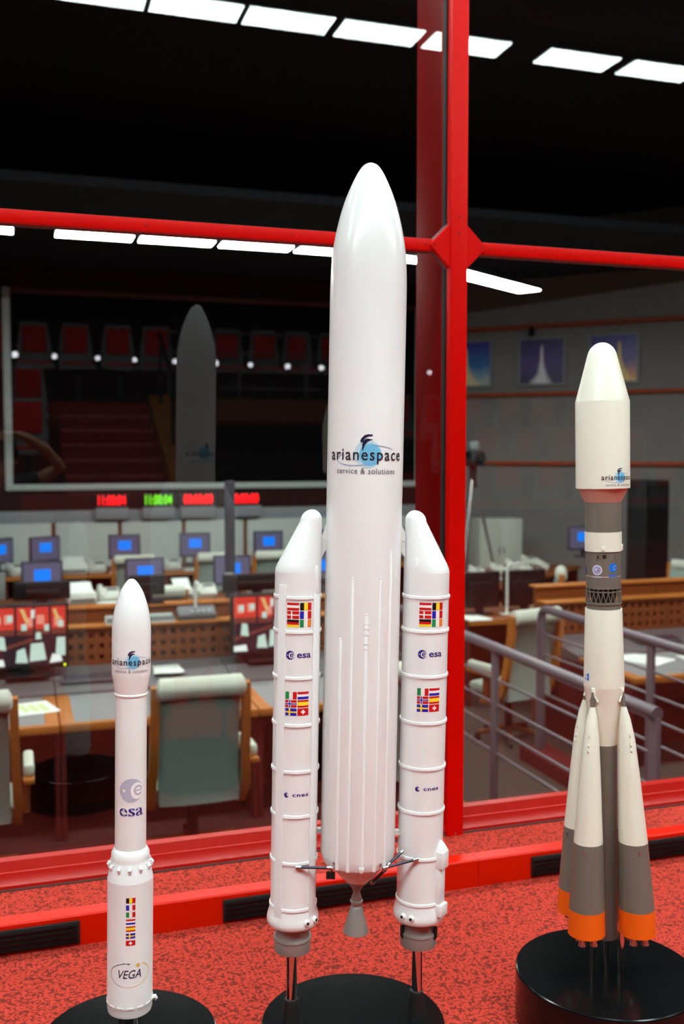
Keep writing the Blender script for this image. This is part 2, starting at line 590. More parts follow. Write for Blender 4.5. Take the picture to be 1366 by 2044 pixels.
# ================================================================== SETTING
# ---- gallery floor, step, kerb with vents
struct('floor', MB().bb(-5, 8, -13, -0.245, -0.12, 0.0), CARPET, label='red carpet with short dark squiggles under the rocket models', cat='floor')
struct('floor_step', MB().bb(-5, 8, -0.193, -0.0, -0.12, 0.078), CARPET, label='raised red carpet strip along the window foot', cat='floor')
trim = thing('trim_1', 'low red metal kerb with black vents along the carpet step', 'kerb', (0, -0.245, 0), kind='structure')
KX = [-3.4, -1.84, -0.28, 1.285, 2.85, 4.4, 5.9]
for a, b in zip(KX[:-1], KX[1:]):
    MB().prism([(0, 0), (0, 0.078), (0.004, 0.082), (0.05, 0.082), (0.052, 0.078), (0.052, 0)], 'x', a + 0.0008, b - 0.0008).build('kerb_rail', REDK, trim)
def vent(x0, x1):
    v = MB().bb(x0, x1, -0.006, 0.001, 0.006, 0.068, BLACKM, bevel=0.002).build('vent_grille', BLACKM, trim)
    for k in range(4):
        z = 0.016 + k * 0.0135
        MB().box(((x0 + x1) / 2, -0.008, z), (x1 - x0 - 0.012, 0.006, 0.0035), BLACKG).build('slat', BLACKG, v)
    return v
for k in range(-3, 6):
    vent(0.515 + k * 0.944, 1.08 + k * 0.944)

# ---- window frame
WIN_X0, WIN_X1, WIN_TOP = -2.1, 4.7, 3.3
MX0, MX1 = 1.272, 1.327          # mullion front face
TZ = 1.918                        # transom height
win = thing('window_1', 'large interior window with red steel frame facing the control room', 'window', (0, 0, 0), kind='structure')
mul = MB().bb(MX0, MX1, -0.045, -0.012, 0.055, WIN_TOP, bevel=0.0015).build('mullion', RED, win)
MB().bb(MX0 - 0.005, MX1 + 0.004, -0.0125, 0.012, 0.1, WIN_TOP).build('gasket', GASKET, mul)
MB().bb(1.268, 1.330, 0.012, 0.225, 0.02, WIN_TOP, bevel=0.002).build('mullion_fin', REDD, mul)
for z in (2.005, 1.985 - 0.03, 0.085):
    MB().lathe([(0.0, -0.0475), (0.0028, -0.047), (0.0032, -0.045)], c=((MX0 + MX1) / 2, 0, z), seg=12, M=Matrix.Rotation(radians(-90), 4, 'X') @ Matrix.Identity(4)).build('bolt', SCREW if z > 0.5 else STEEL, mul)
for x in (-2.1, 4.7):
    MB().bb(x - 0.03, x + 0.03, -0.045, 0.235, 0.02, WIN_TOP, bevel=0.0015).build('mullion', RED, win)
for x0, x1 in ((WIN_X0, 1.215), (1.385, WIN_X1)):
    t = MB().bb(x0, x1, -0.034, -0.010, TZ - 0.0175, TZ + 0.0175, bevel=0.001).build('transom', RED, win)
    MB().bb(x0, x1, -0.012, 0.008, TZ - 0.0205, TZ + 0.0225).build('sealant', DUST, t)
    for k in range(7):
        bx = x0 + 0.14 + k * (x1 - x0 - 0.2) / 6 if x0 < 0 else x0 + 0.025 + k * 0.5
        if x0 < 0: bx = x1 - 0.02 - k * 0.42
        MB().lathe([(0.0, 0.002), (0.0025, 0.0016), (0.003, 0)], c=(bx, -0.034, TZ), seg=10, M=Matrix.Rotation(radians(90), 4, 'X')).build('bolt', SCREW, t)
cx = (MX0 + MX1) / 2
g = MB().prism([(cx - 0.094, TZ), (cx - 0.018, TZ - 0.076), (cx + 0.018, TZ - 0.076), (cx + 0.094, TZ), (cx + 0.018, TZ + 0.076), (cx - 0.018, TZ + 0.076)], 'y', -0.04, -0.014).build('gusset_plate', RED, win)
MB().prism([(cx - 0.099, TZ), (cx - 0.018, TZ - 0.081), (cx + 0.018, TZ - 0.081), (cx + 0.099, TZ), (cx + 0.018, TZ + 0.081), (cx - 0.018, TZ + 0.081)], 'y', -0.016, -0.006).build('sealant', DUST, g)
for dx in (-0.08, 0.08):
    MB().lathe([(0.0, 0.002), (0.0026, 0.0016), (0.003, 0)], c=(cx + dx, -0.04, TZ), seg=10, M=Matrix.Rotation(radians(90), 4, 'X')).build('bolt', SCREW, g)
for x0, x1 in ((WIN_X0, MX0 + 0.001), (MX1 - 0.001, WIN_X1)):
    s = MB().prism([(-0.031, 0.079), (-0.031, 0.092), (-0.028, 0.095), (-0.017, 0.119), (-0.0165, 0.123), (-0.013, 0.125), (-0.003, 0.151), (0.03, 0.151), (0.03, 0.079)], 'x', x0, x1).build('sill', REDSILL, win)
    MB().bb(x0, x1, -0.036, -0.0305, 0.0785, 0.083).build('edge_lip', ALU, s)
MB().bb(WIN_X0, WIN_X1, -0.04, 0.03, WIN_TOP, WIN_TOP + 0.08).build('head_rail', RED, win)
for x0, x1 in ((WIN_X0 + 0.03, MX0 - 0.004), (MX1 + 0.002, WIN_X1 - 0.03)):
    for z0, z1 in ((0.14, TZ), (TZ, WIN_TOP)):
        mb = MB()
        mb.bb(x0, x1, -0.004, 0.004, z0, z1, GLASSB)
        mb.mi(GLASSF)
        for f in mb.bm.faces:
            f.normal_update()
            if f.normal.y < -0.9:
                f.material_index = 1
        mb.build('pane', None, win, smooth=False)

# ---- gallery shell
struct('ceiling', MB().bb(-5, 8, -2.85, 0.0, 3.74, 3.84), BLACKW)
struct('ceiling_hall', MB().bb(-5, 8, -13, -2.85, 5.2, 5.3), BLACKW)  # unseen ceiling, raised to make room for the added fill lamps
struct('wall_upstand', MB().bb(-5, 8, -2.85, -2.75, 3.84, 5.2), BLACKW)
struct('wall_back', MB().bb(-5, 8, -13.1, -13.0, -0.1, 5.2), WALLRED)
struct('wall_left', MB().bb(-5.1, -5, -13, 0.0, -0.1, 5.3), WALLRED)
struct('wall_right', MB().bb(8, 8.1, -13, 0.0, -0.1, 5.3), WALLRED)
wf = MB()
wf.bb(-5, WIN_X0 - 0.03, -0.06, 0.24, -1.3, 3.84); wf.bb(WIN_X1 + 0.03, 8, -0.06, 0.24, -1.3, 3.84)
wf.bb(WIN_X0 - 0.03, WIN_X1 + 0.03, -0.04, 0.2, WIN_TOP + 0.08, 3.84); wf.bb(WIN_X0 - 0.03, WIN_X1 + 0.03, 0.031, 0.2, -1.3, 0.03)
struct('wall_front', wf, WALLRED)

# ---- control room shell
struct('floor_control', MB().bb(2.93, 12, 0.2, 16, FLOOR_C - 0.1, FLOOR_C), FLOORG, label='grey carpet of the control room beyond the glass', cat='floor')
struct('floor_pit', MB().bb(-5, 2.885, 0.2, 16, FLOOR_C - 0.1, FLOOR_C - 0.004), FLOORD, label='dark red carpet under the control room desks', cat='floor')
struct('trim_2', MB().bb(2.885, 2.93, 0.2, 7.0, FLOOR_C - 0.1, FLOOR_C + 0.012), STRIPE, label='yellow wooden edging strip along the grey carpet', cat='edging')
struct('wall_far', MB().bb(-5, 6.85, 13.0, 13.2, FLOOR_C, 5.2), WALLRED)
RW = Matrix.Rotation(radians(-45), 4, 'Z')
wr = MB()
wr.box((6.852 + 3.0, 13.0 - 3.0, 2.0), (8.6, 0.16, 6.5), WALLGREY, Matrix.Rotation(radians(-45), 3, 'Z'))
for v in wr.bm.verts: v.co += Vector((0.057, 0.057, 0))
struct('wall_right_control', wr, WALLGREY)
struct('wall_left_control', MB().bb(-3.1, -3.0, 0.2, 13.0, FLOOR_C, 5.2), BLACKW)
struct('wall_side_control', MB().bb(12.0, 12.1, 0.2, 9.0, FLOOR_C, 5.2), WALLGREY)
struct('ceiling_control', MB().bb(-3, 12, 8.2, 13.0, 4.1, 4.2), CEILC)
struct('ceiling_upper', MB().bb(-3, 12, 0.2, 13.2, 5.0, 5.1), BLACKW)

# ================================================================== GALLERY LAMPS
def lamp_unit(name, label, cat, group, L, W, diff, loc, rz=0.0):
    t = thing(name, label, cat, loc, rz, group)
    MB().bb(-L / 2 - 0.012, L / 2 + 0.012, -W / 2 - 0.015, W / 2 + 0.015, 0.0, 0.05).build('housing', BLACKM, t)
    MB().bb(-L / 2, L / 2, -W / 2, W / 2, -0.008, -0.0005).build('diffuser', diff, t)
    return t
gx = [-4.02, -3.48, -2.94, -2.4, -1.66, -1.12, -0.58, 0.45 - 0.54, 0.46, 0.972, 1.488, 2.028, 2.575, 3.32, 3.905, 4.45, 5.0, 5.7]
for i, x in enumerate(gx):
    lamp_unit('ceiling_lamp', 'flat white ceiling lamp panel mirrored in the upper glass, number %s along its row' % (ORD[i] if i < 16 else ['seventeenth', 'eighteenth'][i - 16]), 'lamp',
              'gallery ceiling lamp panels', 0.482, 0.225, LAMPG, (x, -2.67, 3.69))
gy = [-3.2, -2.0, -0.8, 0.4, 1.6, 2.8, 4.0]  # unseen row added over the window to brighten the models
for i, x in enumerate(gy):
    lamp_unit('ceiling_lamp', 'unseen fill lamp panel added above the window head, %s from the left' % ORD[i], 'lamp', 'added lamp panels over the window', 0.55, 0.225, LAMPG, (x, -0.75, 3.69))
for i in range(8):  # unseen panels added as front fill on the models
    lamp_unit('fill_lamp', 'unseen fill lamp panel added high up behind the camera, %s from the left' % ORD[i], 'lamp', 'added fill lamp panels', 1.1, 0.5, LAMPF, (-3.9 + 1.45 * i, -4.15, 5.14))
# ================================================================== CONTROL ROOM LAMPS
cx_l = [(-2.9, 6.84), (-2.12, 6.84), (-1.34, 6.84), (-0.34, 6.84), (0.735, 6.84), (1.50, 6.84), (2.275, 6.84), (3.05, 6.87), (3.8, 6.95)]
for i, (x, y) in enumerate(cx_l):
    lamp_unit('ceiling_light', 'long white ceiling light below the red transom, %s from the left in its row' % ORD[i], 'light',
              'control room ceiling lights', 0.695, 0.24, LAMPC, (x, y, 3.3), 0.0 if x < 2.9 else radians(3 if x < 3.5 else 12))
for i in range(7):  # row out of view, added to brighten the far wall and desks
    lamp_unit('ceiling_light', 'unseen white ceiling light added high over the front control desks, %s from left' % ORD[i], 'light', 'added high ceiling lights', 1.1, 0.5, LAMPC, (-1.5 + 1.6 * i, 2.0, 4.8))
lamp_unit('ceiling_light', 'slanting white ceiling light right of the red mullion', 'light', 'control room ceiling lights', 1.75, 0.3, LAMPC, (5.42, 7.98, 3.3), radians(33))

# ================================================================== ROCKET MODELS
def facing(x, y):
    return atan2(CAM.y - y, CAM.x - x) + pi / 2

def lerp(prof, z):
    """radius of a (r, z) profile at height z"""
    P = sorted(prof, key=lambda p: p[1])
    for (r0, z0), (r1, z1) in zip(P[:-1], P[1:]):
        if z0 <= z <= z1:
            return r0 + (r1 - r0) * ((z - z0) / (z1 - z0) if z1 > z0 else 0)
    return P[0][0] if z < P[0][1] else P[-1][0]

def strip_on(mb, R, az, z0, z1, half, proud, m, c=(0, 0), top=0.0, n=5):
    """raised flat strip (cable duct) running up the side of a cylinder"""
    rings = []
    for z, k in ((z0, 1.0), (z1 - top, 1.0), (z1, 0.45 if top else 1.0)):
        ring = []
        for i in range(n + 1):
            a = az + (-1 + 2 * i / n) * half / R
            ring.append((c[0] + (R + proud * k) * cos(a), c[1] + (R + proud * k) * sin(a), z))
        for i in range(n, -1, -1):
            a = az + (-1 + 2 * i / n) * half / R
            ring.append((c[0] + (R - 0.002) * cos(a), c[1] + (R - 0.002) * sin(a), z))
        rings.append(ring)
    mb.loft(rings, m)

def base_disc(root, r, h, name='base'):
    b = 0.004
    o = MB().lathe([(r - b, 0.0), (r, b), (r, h - b), (r - b * 0.3, h - b * 0.3), (r - b, h)], seg=96).build(name, BLACKG, root, angle=12)
    return o

# ---------------------------------------------------------------- tall rocket with two boosters
AX, AY = 0.6397, -0.9899
ar = thing('rocket_model', 'tallest white rocket model with two strap-on boosters on black round base', 'rocket model', (AX, AY, 0), facing(AX, AY), 'launcher scale models')
TA = (0, radians(1.05), 0)
base_disc(ar, 0.189, 0.12)
def part(mb, name, m, root, tilt, parent=None):
    o = mb.build(name, m, root if parent is None else parent)
    if parent is None:
        o.rotation_euler = tilt
    return o
RC = 0.0757
nose = [(0, 1.8555), (0.0072, 1.8535), (0.0163, 1.8475), (0.0275, 1.8311), (0.0424, 1.7992), (0.0538, 1.7673), (0.0625, 1.7344), (0.0690, 1.7023), (0.0729, 1.6702), (0.0749, 1.6371), (RC, 1.60), (RC, 1.55), (RC, 1.286)]
def smoothprof(P, n=5):
    out = []
    for i in range(len(P) - 1):
        p0 = P[max(i - 1, 0)]; p1 = P[i]; p2 = P[i + 1]; p3 = P[min(i + 2, len(P) - 1)]
        for k in range(n):
            t = k / n
            f = lambda a, b, c, d: 0.5 * (2 * b + (-a + c) * t + (2 * a - 5 * b + 4 * c - d) * t * t + (-a + 3 * b - 3 * c + d) * t ** 3)
            out.append((max(0, f(p0[0], p1[0], p2[0], p3[0])), f(p0[1], p1[1], p2[1], p3[1])))
    out.append(P[-1])
    return out
fair = smoothprof(nose[:-2], 4) + [(RC, 1.20)]
fair[0] = (0, fair[0][1])
fairing = part(MB().lathe(fair, seg=96), 'payload_fairing', WHITE, ar, TA)
core = part(MB().lathe([(RC - 0.0002, 1.215), (RC - 0.0002, 1.1995), (RC - 0.0001, 1.19), (RC, 0.482), (RC - 0.001, 0.474), (0.071, 0.462), (0.060, 0.4535), (0.052, 0.4525), (0.0515, 0.446), (0.047, 0.444)], seg=96), 'core_stage', WHITE, ar, TA)
dome = part(MB().lathe([(0.0525, 0.452), (0.0515, 0.446), (0.044, 0.437), (0.040, 0.434), (0.039, 0.431), (0.028, 0.421), (0.024, 0.4165), (0.022, 0.4165)], seg=64), 'thrust_dome', WHITE2, ar, TA)
eng = part(MB().lathe([(0.0215, 0.4175), (0.0215, 0.4125), (0.0155, 0.408), (0.009, 0.398), (0.0072, 0.394), (0.0075, 0.389), (0.0105, 0.381), (0.0105, 0.3755), (0.0132, 0.3745), (0.0132, 0.3705), (0.0105, 0.3695), (0.0105, 0.3625), (0.012, 0.3605), (0.0165, 0.345), (0.0205, 0.330), (0.0262, 0.3105), (0.0265, 0.3085), (0.0245, 0.3085), (0.012, 0.3545)], seg=48), 'engine_nozzle', NOZZLE, ar, TA)
# slim pipes along the front of the core
for i, (dx, ztop, r, sq) in enumerate(((-0.0205, 1.046, 0.0040, 0), (0.0335, 1.046, 0.0040, 0), (0.008, 0.975, 0.0046, 1), (-0.042, 0.925, 0.0044, 0), (0.0545, 1.098, 0.0044, 0))):
    a = -pi / 2 + asin(dx / RC)
    rr = RC - r * 0.64
    P = lambda z, k=0.0: ((rr - k) * cos(a), (rr - k) * sin(a), z)
    mb = MB().tube([P(0.463), P(ztop - 0.004), P(ztop, 0.001), P(ztop + 0.004, 0.004)], r, 10, rs=[r, r, r * 0.85, r * 0.3])
    mb.tube([P(ztop - 0.006, -0.0008), P(ztop, -0.0012), P(ztop + 0.005, 0.002)], r * 0.7, 10, rs=[r * 0.5, r * 0.72, r * 0.3])
    if sq:
        mb.tube([P(0.463, 0.001), P(0.452, 0.02), P(0.43, 0.034)], 0.0032, 8)
        for z in (0.958, 0.948, 0.936, 0.918, 0.908):
            mb.box(P(z, -0.002), (0.009, 0.005, 0.0025))
        mb.box(P(0.470, -0.002), (0.010, 0.006, 0.008), bevel=0.001)
    part(mb, 'feed_pipe', WHITE, ar, TA)
for dx in (-0.047, 0.045):
    a = -pi / 2 + asin(dx / RC)
    part(MB().lathe([(0.0026, -0.001), (0.0026, 0.002), (0.0014, 0.0026), (0, 0.0026)], seg=10, c=((RC) * cos(a), RC * sin(a), 0.475), M=Matrix.Rotation(a, 4, 'Z') @ Matrix.Rotation(pi / 2, 4, 'Y')), 'rivet', STEEL, ar, TA)
decal('printed_logo', ar, wrap(RC, 1.283, 0.0015), logo_items(0.157), TA)
decal('printed_logo', ar, wrap(RC, 1.283, -0.004, az=pi / 2), logo_items(0.157), TA)
# boosters
zb = lambda z: z + (1.0 - z) * 0.020 if z < 1.0 else z
ZR = [1.003, 0.934, 0.841, 0.745, 0.650, 0.558, 0.461, 0.364]
RB = 0.0462
def booster(side):
    cxb, cyb = (0.129 * side, 0.0175 * side)
    Lz = lambda P: [(r, zb(z)) for r, z in P]
    c0 = (cxb, cyb, 0)
    b = part(MB().lathe(Lz([(RB, 1.052), (RB, 0.368), (0.0465, 0.36), (0.0515, 0.342), (0.0528, 0.334), (0.0525, 0.327), (0.0495, 0.322), (0.030, 0.320)]), c=c0, seg=64), 'booster_case', WHITE, ar, TA)
    # slanting nose: loft from the case circle to a small circle set towards the core
    rings = []
    n = 64
    offx = -0.0262 * side
    path = [(1.0515, RB, 0.0), (1.058, RB * 0.992, 0.03), (1.066, RB * 0.955, 0.09)]
    for k in range(1, 9):
        q = 0.09 + 0.83 * k / 8
        path.append((1.066 + (1.152 - 1.066) * k / 8, RB * 0.955 + (0.0215 - RB * 0.955) * k / 8, q))
    for k in range(1, 8):
        a = k / 7 * pi / 2
        path.append((1.152 + 0.0225 * sin(a), 0.0215 * cos(a) + 1e-4, 0.92 + 0.08 * k / 7))
    for z, r, q in path:
        rings.append([(cxb + offx * q + r * cos(2 * pi * i / n), cyb + r * sin(2 * pi * i / n), z) for i in range(n)])
    part(MB().loft(rings), 'booster_nose', WHITE, ar, TA)
    for z in ZR:
        z = zb(z)
        q = MB().lathe([(RB - 0.001, z + 0.0042), (RB + 0.0018, z + 0.0034), (RB + 0.0026, z + 0.001), (RB + 0.0024, z - 0.0022), (RB + 0.0006, z - 0.0036), (RB + 0.0006, z - 0.006), (RB - 0.001, z - 0.0065)], c=c0, seg=64)
        part(q, 'ring', WHITE, ar, TA)
    noz = part(MB().lathe(Lz([(0.0305, 0.324), (0.0305, 0.312), (0.0345, 0.296), (0.0352, 0.294), (0.0382, 0.293), (0.0386, 0.289), (0.0372, 0.2875), (0.0374, 0.266), (0.0368, 0.2635), (0.0345, 0.2635), (0.030, 0.285), (0.0, 0.286)]), c=c0, seg=56), 'booster_nozzle', NOZZLE, ar, TA)
    # stand post
    MB().lathe([(0.0108, 0.305), (0.0108, 0.168)], c=(cxb + 0.0035, cyb, 0), seg=28).build('post', CHROME, ar)
    MB().lathe([(0.0132, 0.176), (0.0142, 0.174), (0.0145, 0.166), (0.0215, 0.1195)], c=(cxb + 0.0025, cyb, 0), seg=32).build('post_foot', BLACKM, ar)
    Bc = (cxb, cyb)
    if side < 0:
        st = MB()
        strip_on(st, RB, -pi / 2 - 0.62, 0.345, 1.028, 0.0085, 0.0036, None, Bc, top=0.012)
        part(st, 'cable_duct', WHITE, ar, TA)
        st = MB()
        strip_on(st, RB, -pi / 2 + 0.93, 0.345, 1.012, 0.0085, 0.0036, None, Bc, top=0.004)
        part(st, 'cable_duct', WHITE, ar, TA)
        # pointed fairing over the right duct
        a = -pi / 2 + 0.93
        d = Vector((cos(a), sin(a), 0))
        p = Vector((cxb, cyb, 0))
        mb = MB().tube([p + d * (RB - 0.004) + Vector((0, 0, 1.000)), p + d * (RB + 0.001) + Vector((0, 0, 1.02)), p + d * (RB + 0.001) + Vector((0, 0, 1.05)), p + d * (RB - 0.001) + Vector((0.001, 0, 1.062)), p + d * (RB - 0.006) + Vector((0, 0, 1.067))], 0.006, 12, rs=[0.0045, 0.0062, 0.0052, 0.0042, 0.001])
        part(mb, 'duct_cap', WHITE, ar, TA)
        bx, bump_angles = None, (0.62, 1.05)
    else:
        # small rounded fairing bump on the nose
        a = -pi / 2 - 0.42
        p = Vector((cxb - 0.0065, cyb, 0)) + Vector((cos(a), sin(a), 0)) * (RB * 0.84)
        mb = MB().tube([p + Vector((0.001, 0.002, 1.056)), p + Vector((0, -0.0005, 1.0575)), p + Vector((0, -0.0015, 1.062)), p + Vector((0, -0.0005, 1.074)), p + Vector((0, 0.003, 1.084)), p + Vector((0, 0.006, 1.087))], 0.005, 12, rs=[0.004, 0.0046, 0.0048, 0.0048, 0.0036, 0.001])
        part(mb, 'nose_bump', WHITE, ar, TA)
        # equipment box with pointed roof low on the outer side
        a = -pi / 2 + 0.98
        mb = MB()
        R3 = Matrix.Rotation(a, 3, 'Z')
        cc = Vector((cxb, cyb, 0)) + Vector((cos(a), sin(a), 0)) * (RB + 0.004)
        mb.box(cc + Vector((0, 0, zb(0.458))), (0.020, 0.027, 0.036), None, R3, 0.0025)
        rr = []
        for z, k in ((zb(0.475), 1.0), (zb(0.492), 0.42), (zb(0.497), 0.1)):
            rr.append([cc + R3 @ Vector((sx * 0.0092 * k - 0.003 * (1 - k), sy * 0.0125 * k, 0)) + Vector((0, 0, z)) for sx, sy in ((-1, -1), (1, -1), (1, 1), (-1, 1))])
        mb.loft(rr)
        part(mb, 'equipment_box', WHITE, ar, TA)
        mb = MB()
        mb.box(cc + Vector((0, 0, zb(0.402))) - Vector((cos(a), sin(a), 0)) * 0.0025, (0.012, 0.024, 0.084), None, R3, 0.002)
        mb.box(cc + Vector((0, 0, zb(0.352))), (0.020, 0.028, 0.026), None, R3, 0.003)
        part(mb, 'tunnel_cover', WHITE, ar, TA)
        bump_angles = (-0.72, -0.36)
    for da in bump_angles:
        a = -pi / 2 + da
        M = Matrix.Rotation(a, 4, 'Z') @ Matrix.Rotation(pi / 2, 4, 'Y')
        th = part(MB().lathe([(0.0075, -0.004), (0.0065, 0.003), (0.005, 0.0055), (0.0, 0.0058)], seg=16, c=(cxb + 0.0505 * cos(a), cyb + 0.0505 * sin(a), zb(0.339)), M=M), 'thruster_boss', WHITE, ar, TA)
        MB().lathe([(0.0028, 0.005), (0.0028, 0.0068), (0.0, 0.0069)], seg=12, c=(cxb + 0.0505 * cos(a), cyb + 0.0505 * sin(a), zb(0.339)), M=M).build('thruster_hole', BLACKM, th)
    # prints
    fx = 0.0062 if side < 0 else 0.0088
    A = flag_block([('at', 'be'), ('dk', 'fr'), ('de', 'ie')], 0.0238, 0.0150, 0.0018, 0.0016)
    B = flag_block([('it', 'nl'), ('no', 'es'), ('se', 'ch')], 0.0226, 0.0148, 0.0018, 0.0016)
    decal('flag_print', ar, wrap(RB, zb(0.9695), fx, Bc), A, TA)
    decal('flag_print', ar, wrap(RB, zb(0.7905 if side < 0 else 0.7945), fx - 0.002, Bc), B, TA)
    decal('emblem_print', ar, wrap(RB, zb(0.8885), fx - 0.0005, Bc), esa_items(0.0505), TA)
    decal('emblem_print', ar, wrap(RB, zb(0.604 if side < 0 else 0.610), fx - 0.0005, Bc), cnes_items(0.0495), TA)
    # upper bracket to the core
    s = side
    x0 = cxb - s * 0.0445; x1 = s * 0.074
    mb = MB().prism([(x0, 1.075), (x0, 1.118), (x1, 1.150), (x1, 1.096)] if s < 0 else [(x1, 1.096), (x1, 1.150), (x0, 1.128), (x0, 1.078)], 'y', -0.006 + cyb * 0.5, 0.010 + cyb * 0.5)
    mb.bb(min(x0, x1), max(x0, x1), -0.0075 + cyb * 0.5, 0.0115 + cyb * 0.5, 1.113, 1.117)
    part(mb, 'bracket', WHITE2, ar, TA)
    part(MB().bb(min(x0, x1) - 0.002, max(x0, x1) + 0.002, 0.0, 0.012, 0.512, 0.521), 'bracket', WHITE2, ar, TA)
    return b
booster(-1)
booster(1)
# lower struts
def strut(p0, p1, r=0.0028):
    p0, p1 = Vector(p0), Vector(p1)
    o = part(MB().tube([p0, p1], r, 10), 'strut', DARKROD, ar, TA)
    d = (p1 - p0)
    MB().tube([p0 - d * 0.02, p0 + d * 0.13], r * 1.35, 10).build('strut_end', STEEL, o)
    MB().tube([p1 - d * 0.13, p1 + d * 0.02], r * 1.35, 10).build('strut_end', STEEL, o)
strut((-0.121, -0.066, 0.468), (-0.052, -0.060, 0.466))
strut((-0.052, -0.060, 0.466), (-0.050, -0.020, 0.438), 0.0022)
strut((0.052, -0.056, 0.466), (0.120, -0.032, 0.476))
strut((0.060, -0.052, 0.470), (0.090, -0.020, 0.486), 0.003)
strut((0.056, -0.052, 0.462), (0.030, -0.030, 0.424), 0.0032)
mb = MB()
for dx in (-0.006, 0.0, 0.006):
    mb.tube([(-0.053 + dx, -0.056, 0.456), (-0.053 + dx, -0.056, 0.442)], 0.003, 8)
part(mb, 'clamp', BLACKM, ar, TA)
for s_, (x_, y_) in ((1, (0.095, 0.002)), (1, (0.163, 0.0))):
    part(MB().tube([(x_, y_, 0.322), (x_, y_ - 0.002, 0.302), (x_ + (0.003 if x_ < 0.1 else -0.004), y_, 0.292)], 0.0042, 8, rs=[0.0042, 0.004, 0.0015]), 'nozzle_actuator', BLACKM, ar, TA)

# ---------------------------------------------------------------- small slim rocket at left
VX, VY = 0.1936, -0.9018
ve = thing('rocket_model', 'shortest slim white rocket model with bulbous nose, on a black disc, leftmost of three', 'rocket model', (VX, VY, 0), facing(VX, VY), 'launcher scale models')
TV = (0, radians(0.95), 0)
base_disc(ve, 0.177, 0.12)
MB().lathe([(0.020, 0.1195), (0.020, 0.181)], seg=32).build('post', CHROME, ve)
vn = [(0, 1.0425), (0.0062, 1.0405), (0.0135, 1.032), (0.0220, 1.0172), (0.0277, 1.0015), (0.0320, 0.9866), (0.0351, 0.9708), (0.0370, 0.956), (0.0378, 0.9411), (0.0378, 0.92)]
vp = smoothprof(vn, 4); vp[0] = (0, vp[0][1])
part(MB().lathe(vp + [(0.0378, 0.8575), (0.0372, 0.853), (0.0312, 0.8175)], seg=64), 'payload_fairing', WHITE, ve, TV)
part(MB().lathe([(0.0306, 0.8195), (0.0320, 0.8185), (0.0328, 0.816), (0.0320, 0.8135), (0.0306, 0.8125)], seg=64), 'ring', WHITE, ve, TV)
part(MB().lathe([(0.0306, 0.8165), (0.0306, 0.5075)], seg=64), 'upper_stage', WHITE2, ve, TV)
part(MB().lathe([(0.0304, 0.5085), (0.0330, 0.506), (0.0372, 0.4985), (0.0378, 0.488), (0.0375, 0.4775), (0.0392, 0.4745), (0.0447, 0.447)], seg=64), 'interstage', WHITE, ve, TV)
part(MB().lathe([(0.0448, 0.4475), (0.0448, 0.203), (0.0452, 0.201), (0.0452, 0.197), (0.0445, 0.195), (0.0445, 0.184), (0.0432, 0.178), (0.035, 0.1775)], seg=64), 'first_stage', WHITE2, ve, TV)
for k in range(12):
    a = -pi / 2 + radians(-2 + 30 * k)
    p = Vector((0.0392 * cos(a), 0.0392 * sin(a), 0.474))
    mb = MB().tube([p + Vector((0, 0, 0.006)), p + Vector((0.003 * cos(a), 0.003 * sin(a), 0.001)), p + Vector((0.0022 * cos(a), 0.0022 * sin(a), -0.007))], 0.004, 10, rs=[0.0038, 0.0044, 0.0018])
    part(mb, 'thruster_boss', WHITE, ve, TV)
for k in range(14):
    a = -pi / 2 + 2 * pi * k / 14
    part(MB().box((0.0450 * cos(a), 0.0450 * sin(a), 0.199), (0.002, 0.0125, 0.0042), None, Matrix.Rotation(a, 3, 'Z'), 0.0006), 'vent_tab', WHITE, ve, TV)
part(MB().tube([(0.044, -0.008, 0.199), (0.0495, -0.009, 0.201), (0.052, -0.0095, 0.197), (0.050, -0.009, 0.193)], 0.004, 8, rs=[0.005, 0.0048, 0.003, 0.0015]), 'side_fitting', WHITE2, ve, TV)
decal('printed_logo', ve, wrap(0.0378, 0.8835, 0.0), logo_items(0.089), TV)
it = [(disc2d(0, 0, 0.0238), K['fade'], 0), (disc2d(0.0112, -0.0005, 0.0128, 0.0165), K['white'], 1), (arc2d(0.0135, 0.0, 0.0075, 0.0085, 0.0035, 15, 330, 30), K['fade'], 2), (rect2d(0.007, 0.0215, -0.0012, 0.0014), K['fade'], 2), (disc2d(-0.0145, 0, 0.003, n=12, rings=1), K['white'], 1)]
decal('emblem_print', ve, wrap(0.0306, 0.630, 0.001), it, TV)
decal('emblem_print', ve, wrap(0.0306, 0.588, 0.001), [(text2d('esa', 0.049, 0.0175, bold=0.012), K['navy'], 0)], TV)
it = []
for k, c in enumerate(('be', 'fr', 'it', 'nl', 'es', 'se', 'ch')):
    it += flag(c, -0.0090, -0.0052 - (k - 3) * 0.01415, 0.0180, 0.0104)
decal('flag_print', ve, wrap(0.0448, 0.3745, 0.0005), it, TV)
it = [(arc2d(0, 0, 0.0415, 0.0245, 0.0014, 100, 245, 36, tilt=0.03, w1=0.0008), K['navyd'], 0), (arc2d(0, 0, 0.0415, 0.0245, 0.0006, 245, 412, 36, tilt=0.03, w1=0.0016), K['gold'], 0),
      (text2d('VEGA', 0.045, 0.0125, shear=0.28, bold=0.005), K['navyd'], 1),
      (poly2d([(-0.016, 0.0252), (0.002, 0.0238), (-0.004, 0.0212), (-0.0035, 0.0225)]), K['navyd'], 1)]
star = []
for k in range(10):
    r = 0.0055 if k % 2 == 0 else 0.0023
    star.append((0.016 + r * cos(pi / 2 + k * pi / 5), 0.019 + r * sin(pi / 2 + k * pi / 5)))
it.append(((star + [(0.016, 0.019)], [(10, k, (k + 1) % 10) for k in range(10)]), K['gold'], 2))
decal('emblem_print', ve, wrap(0.0448, 0.267, -0.001), it, TV)

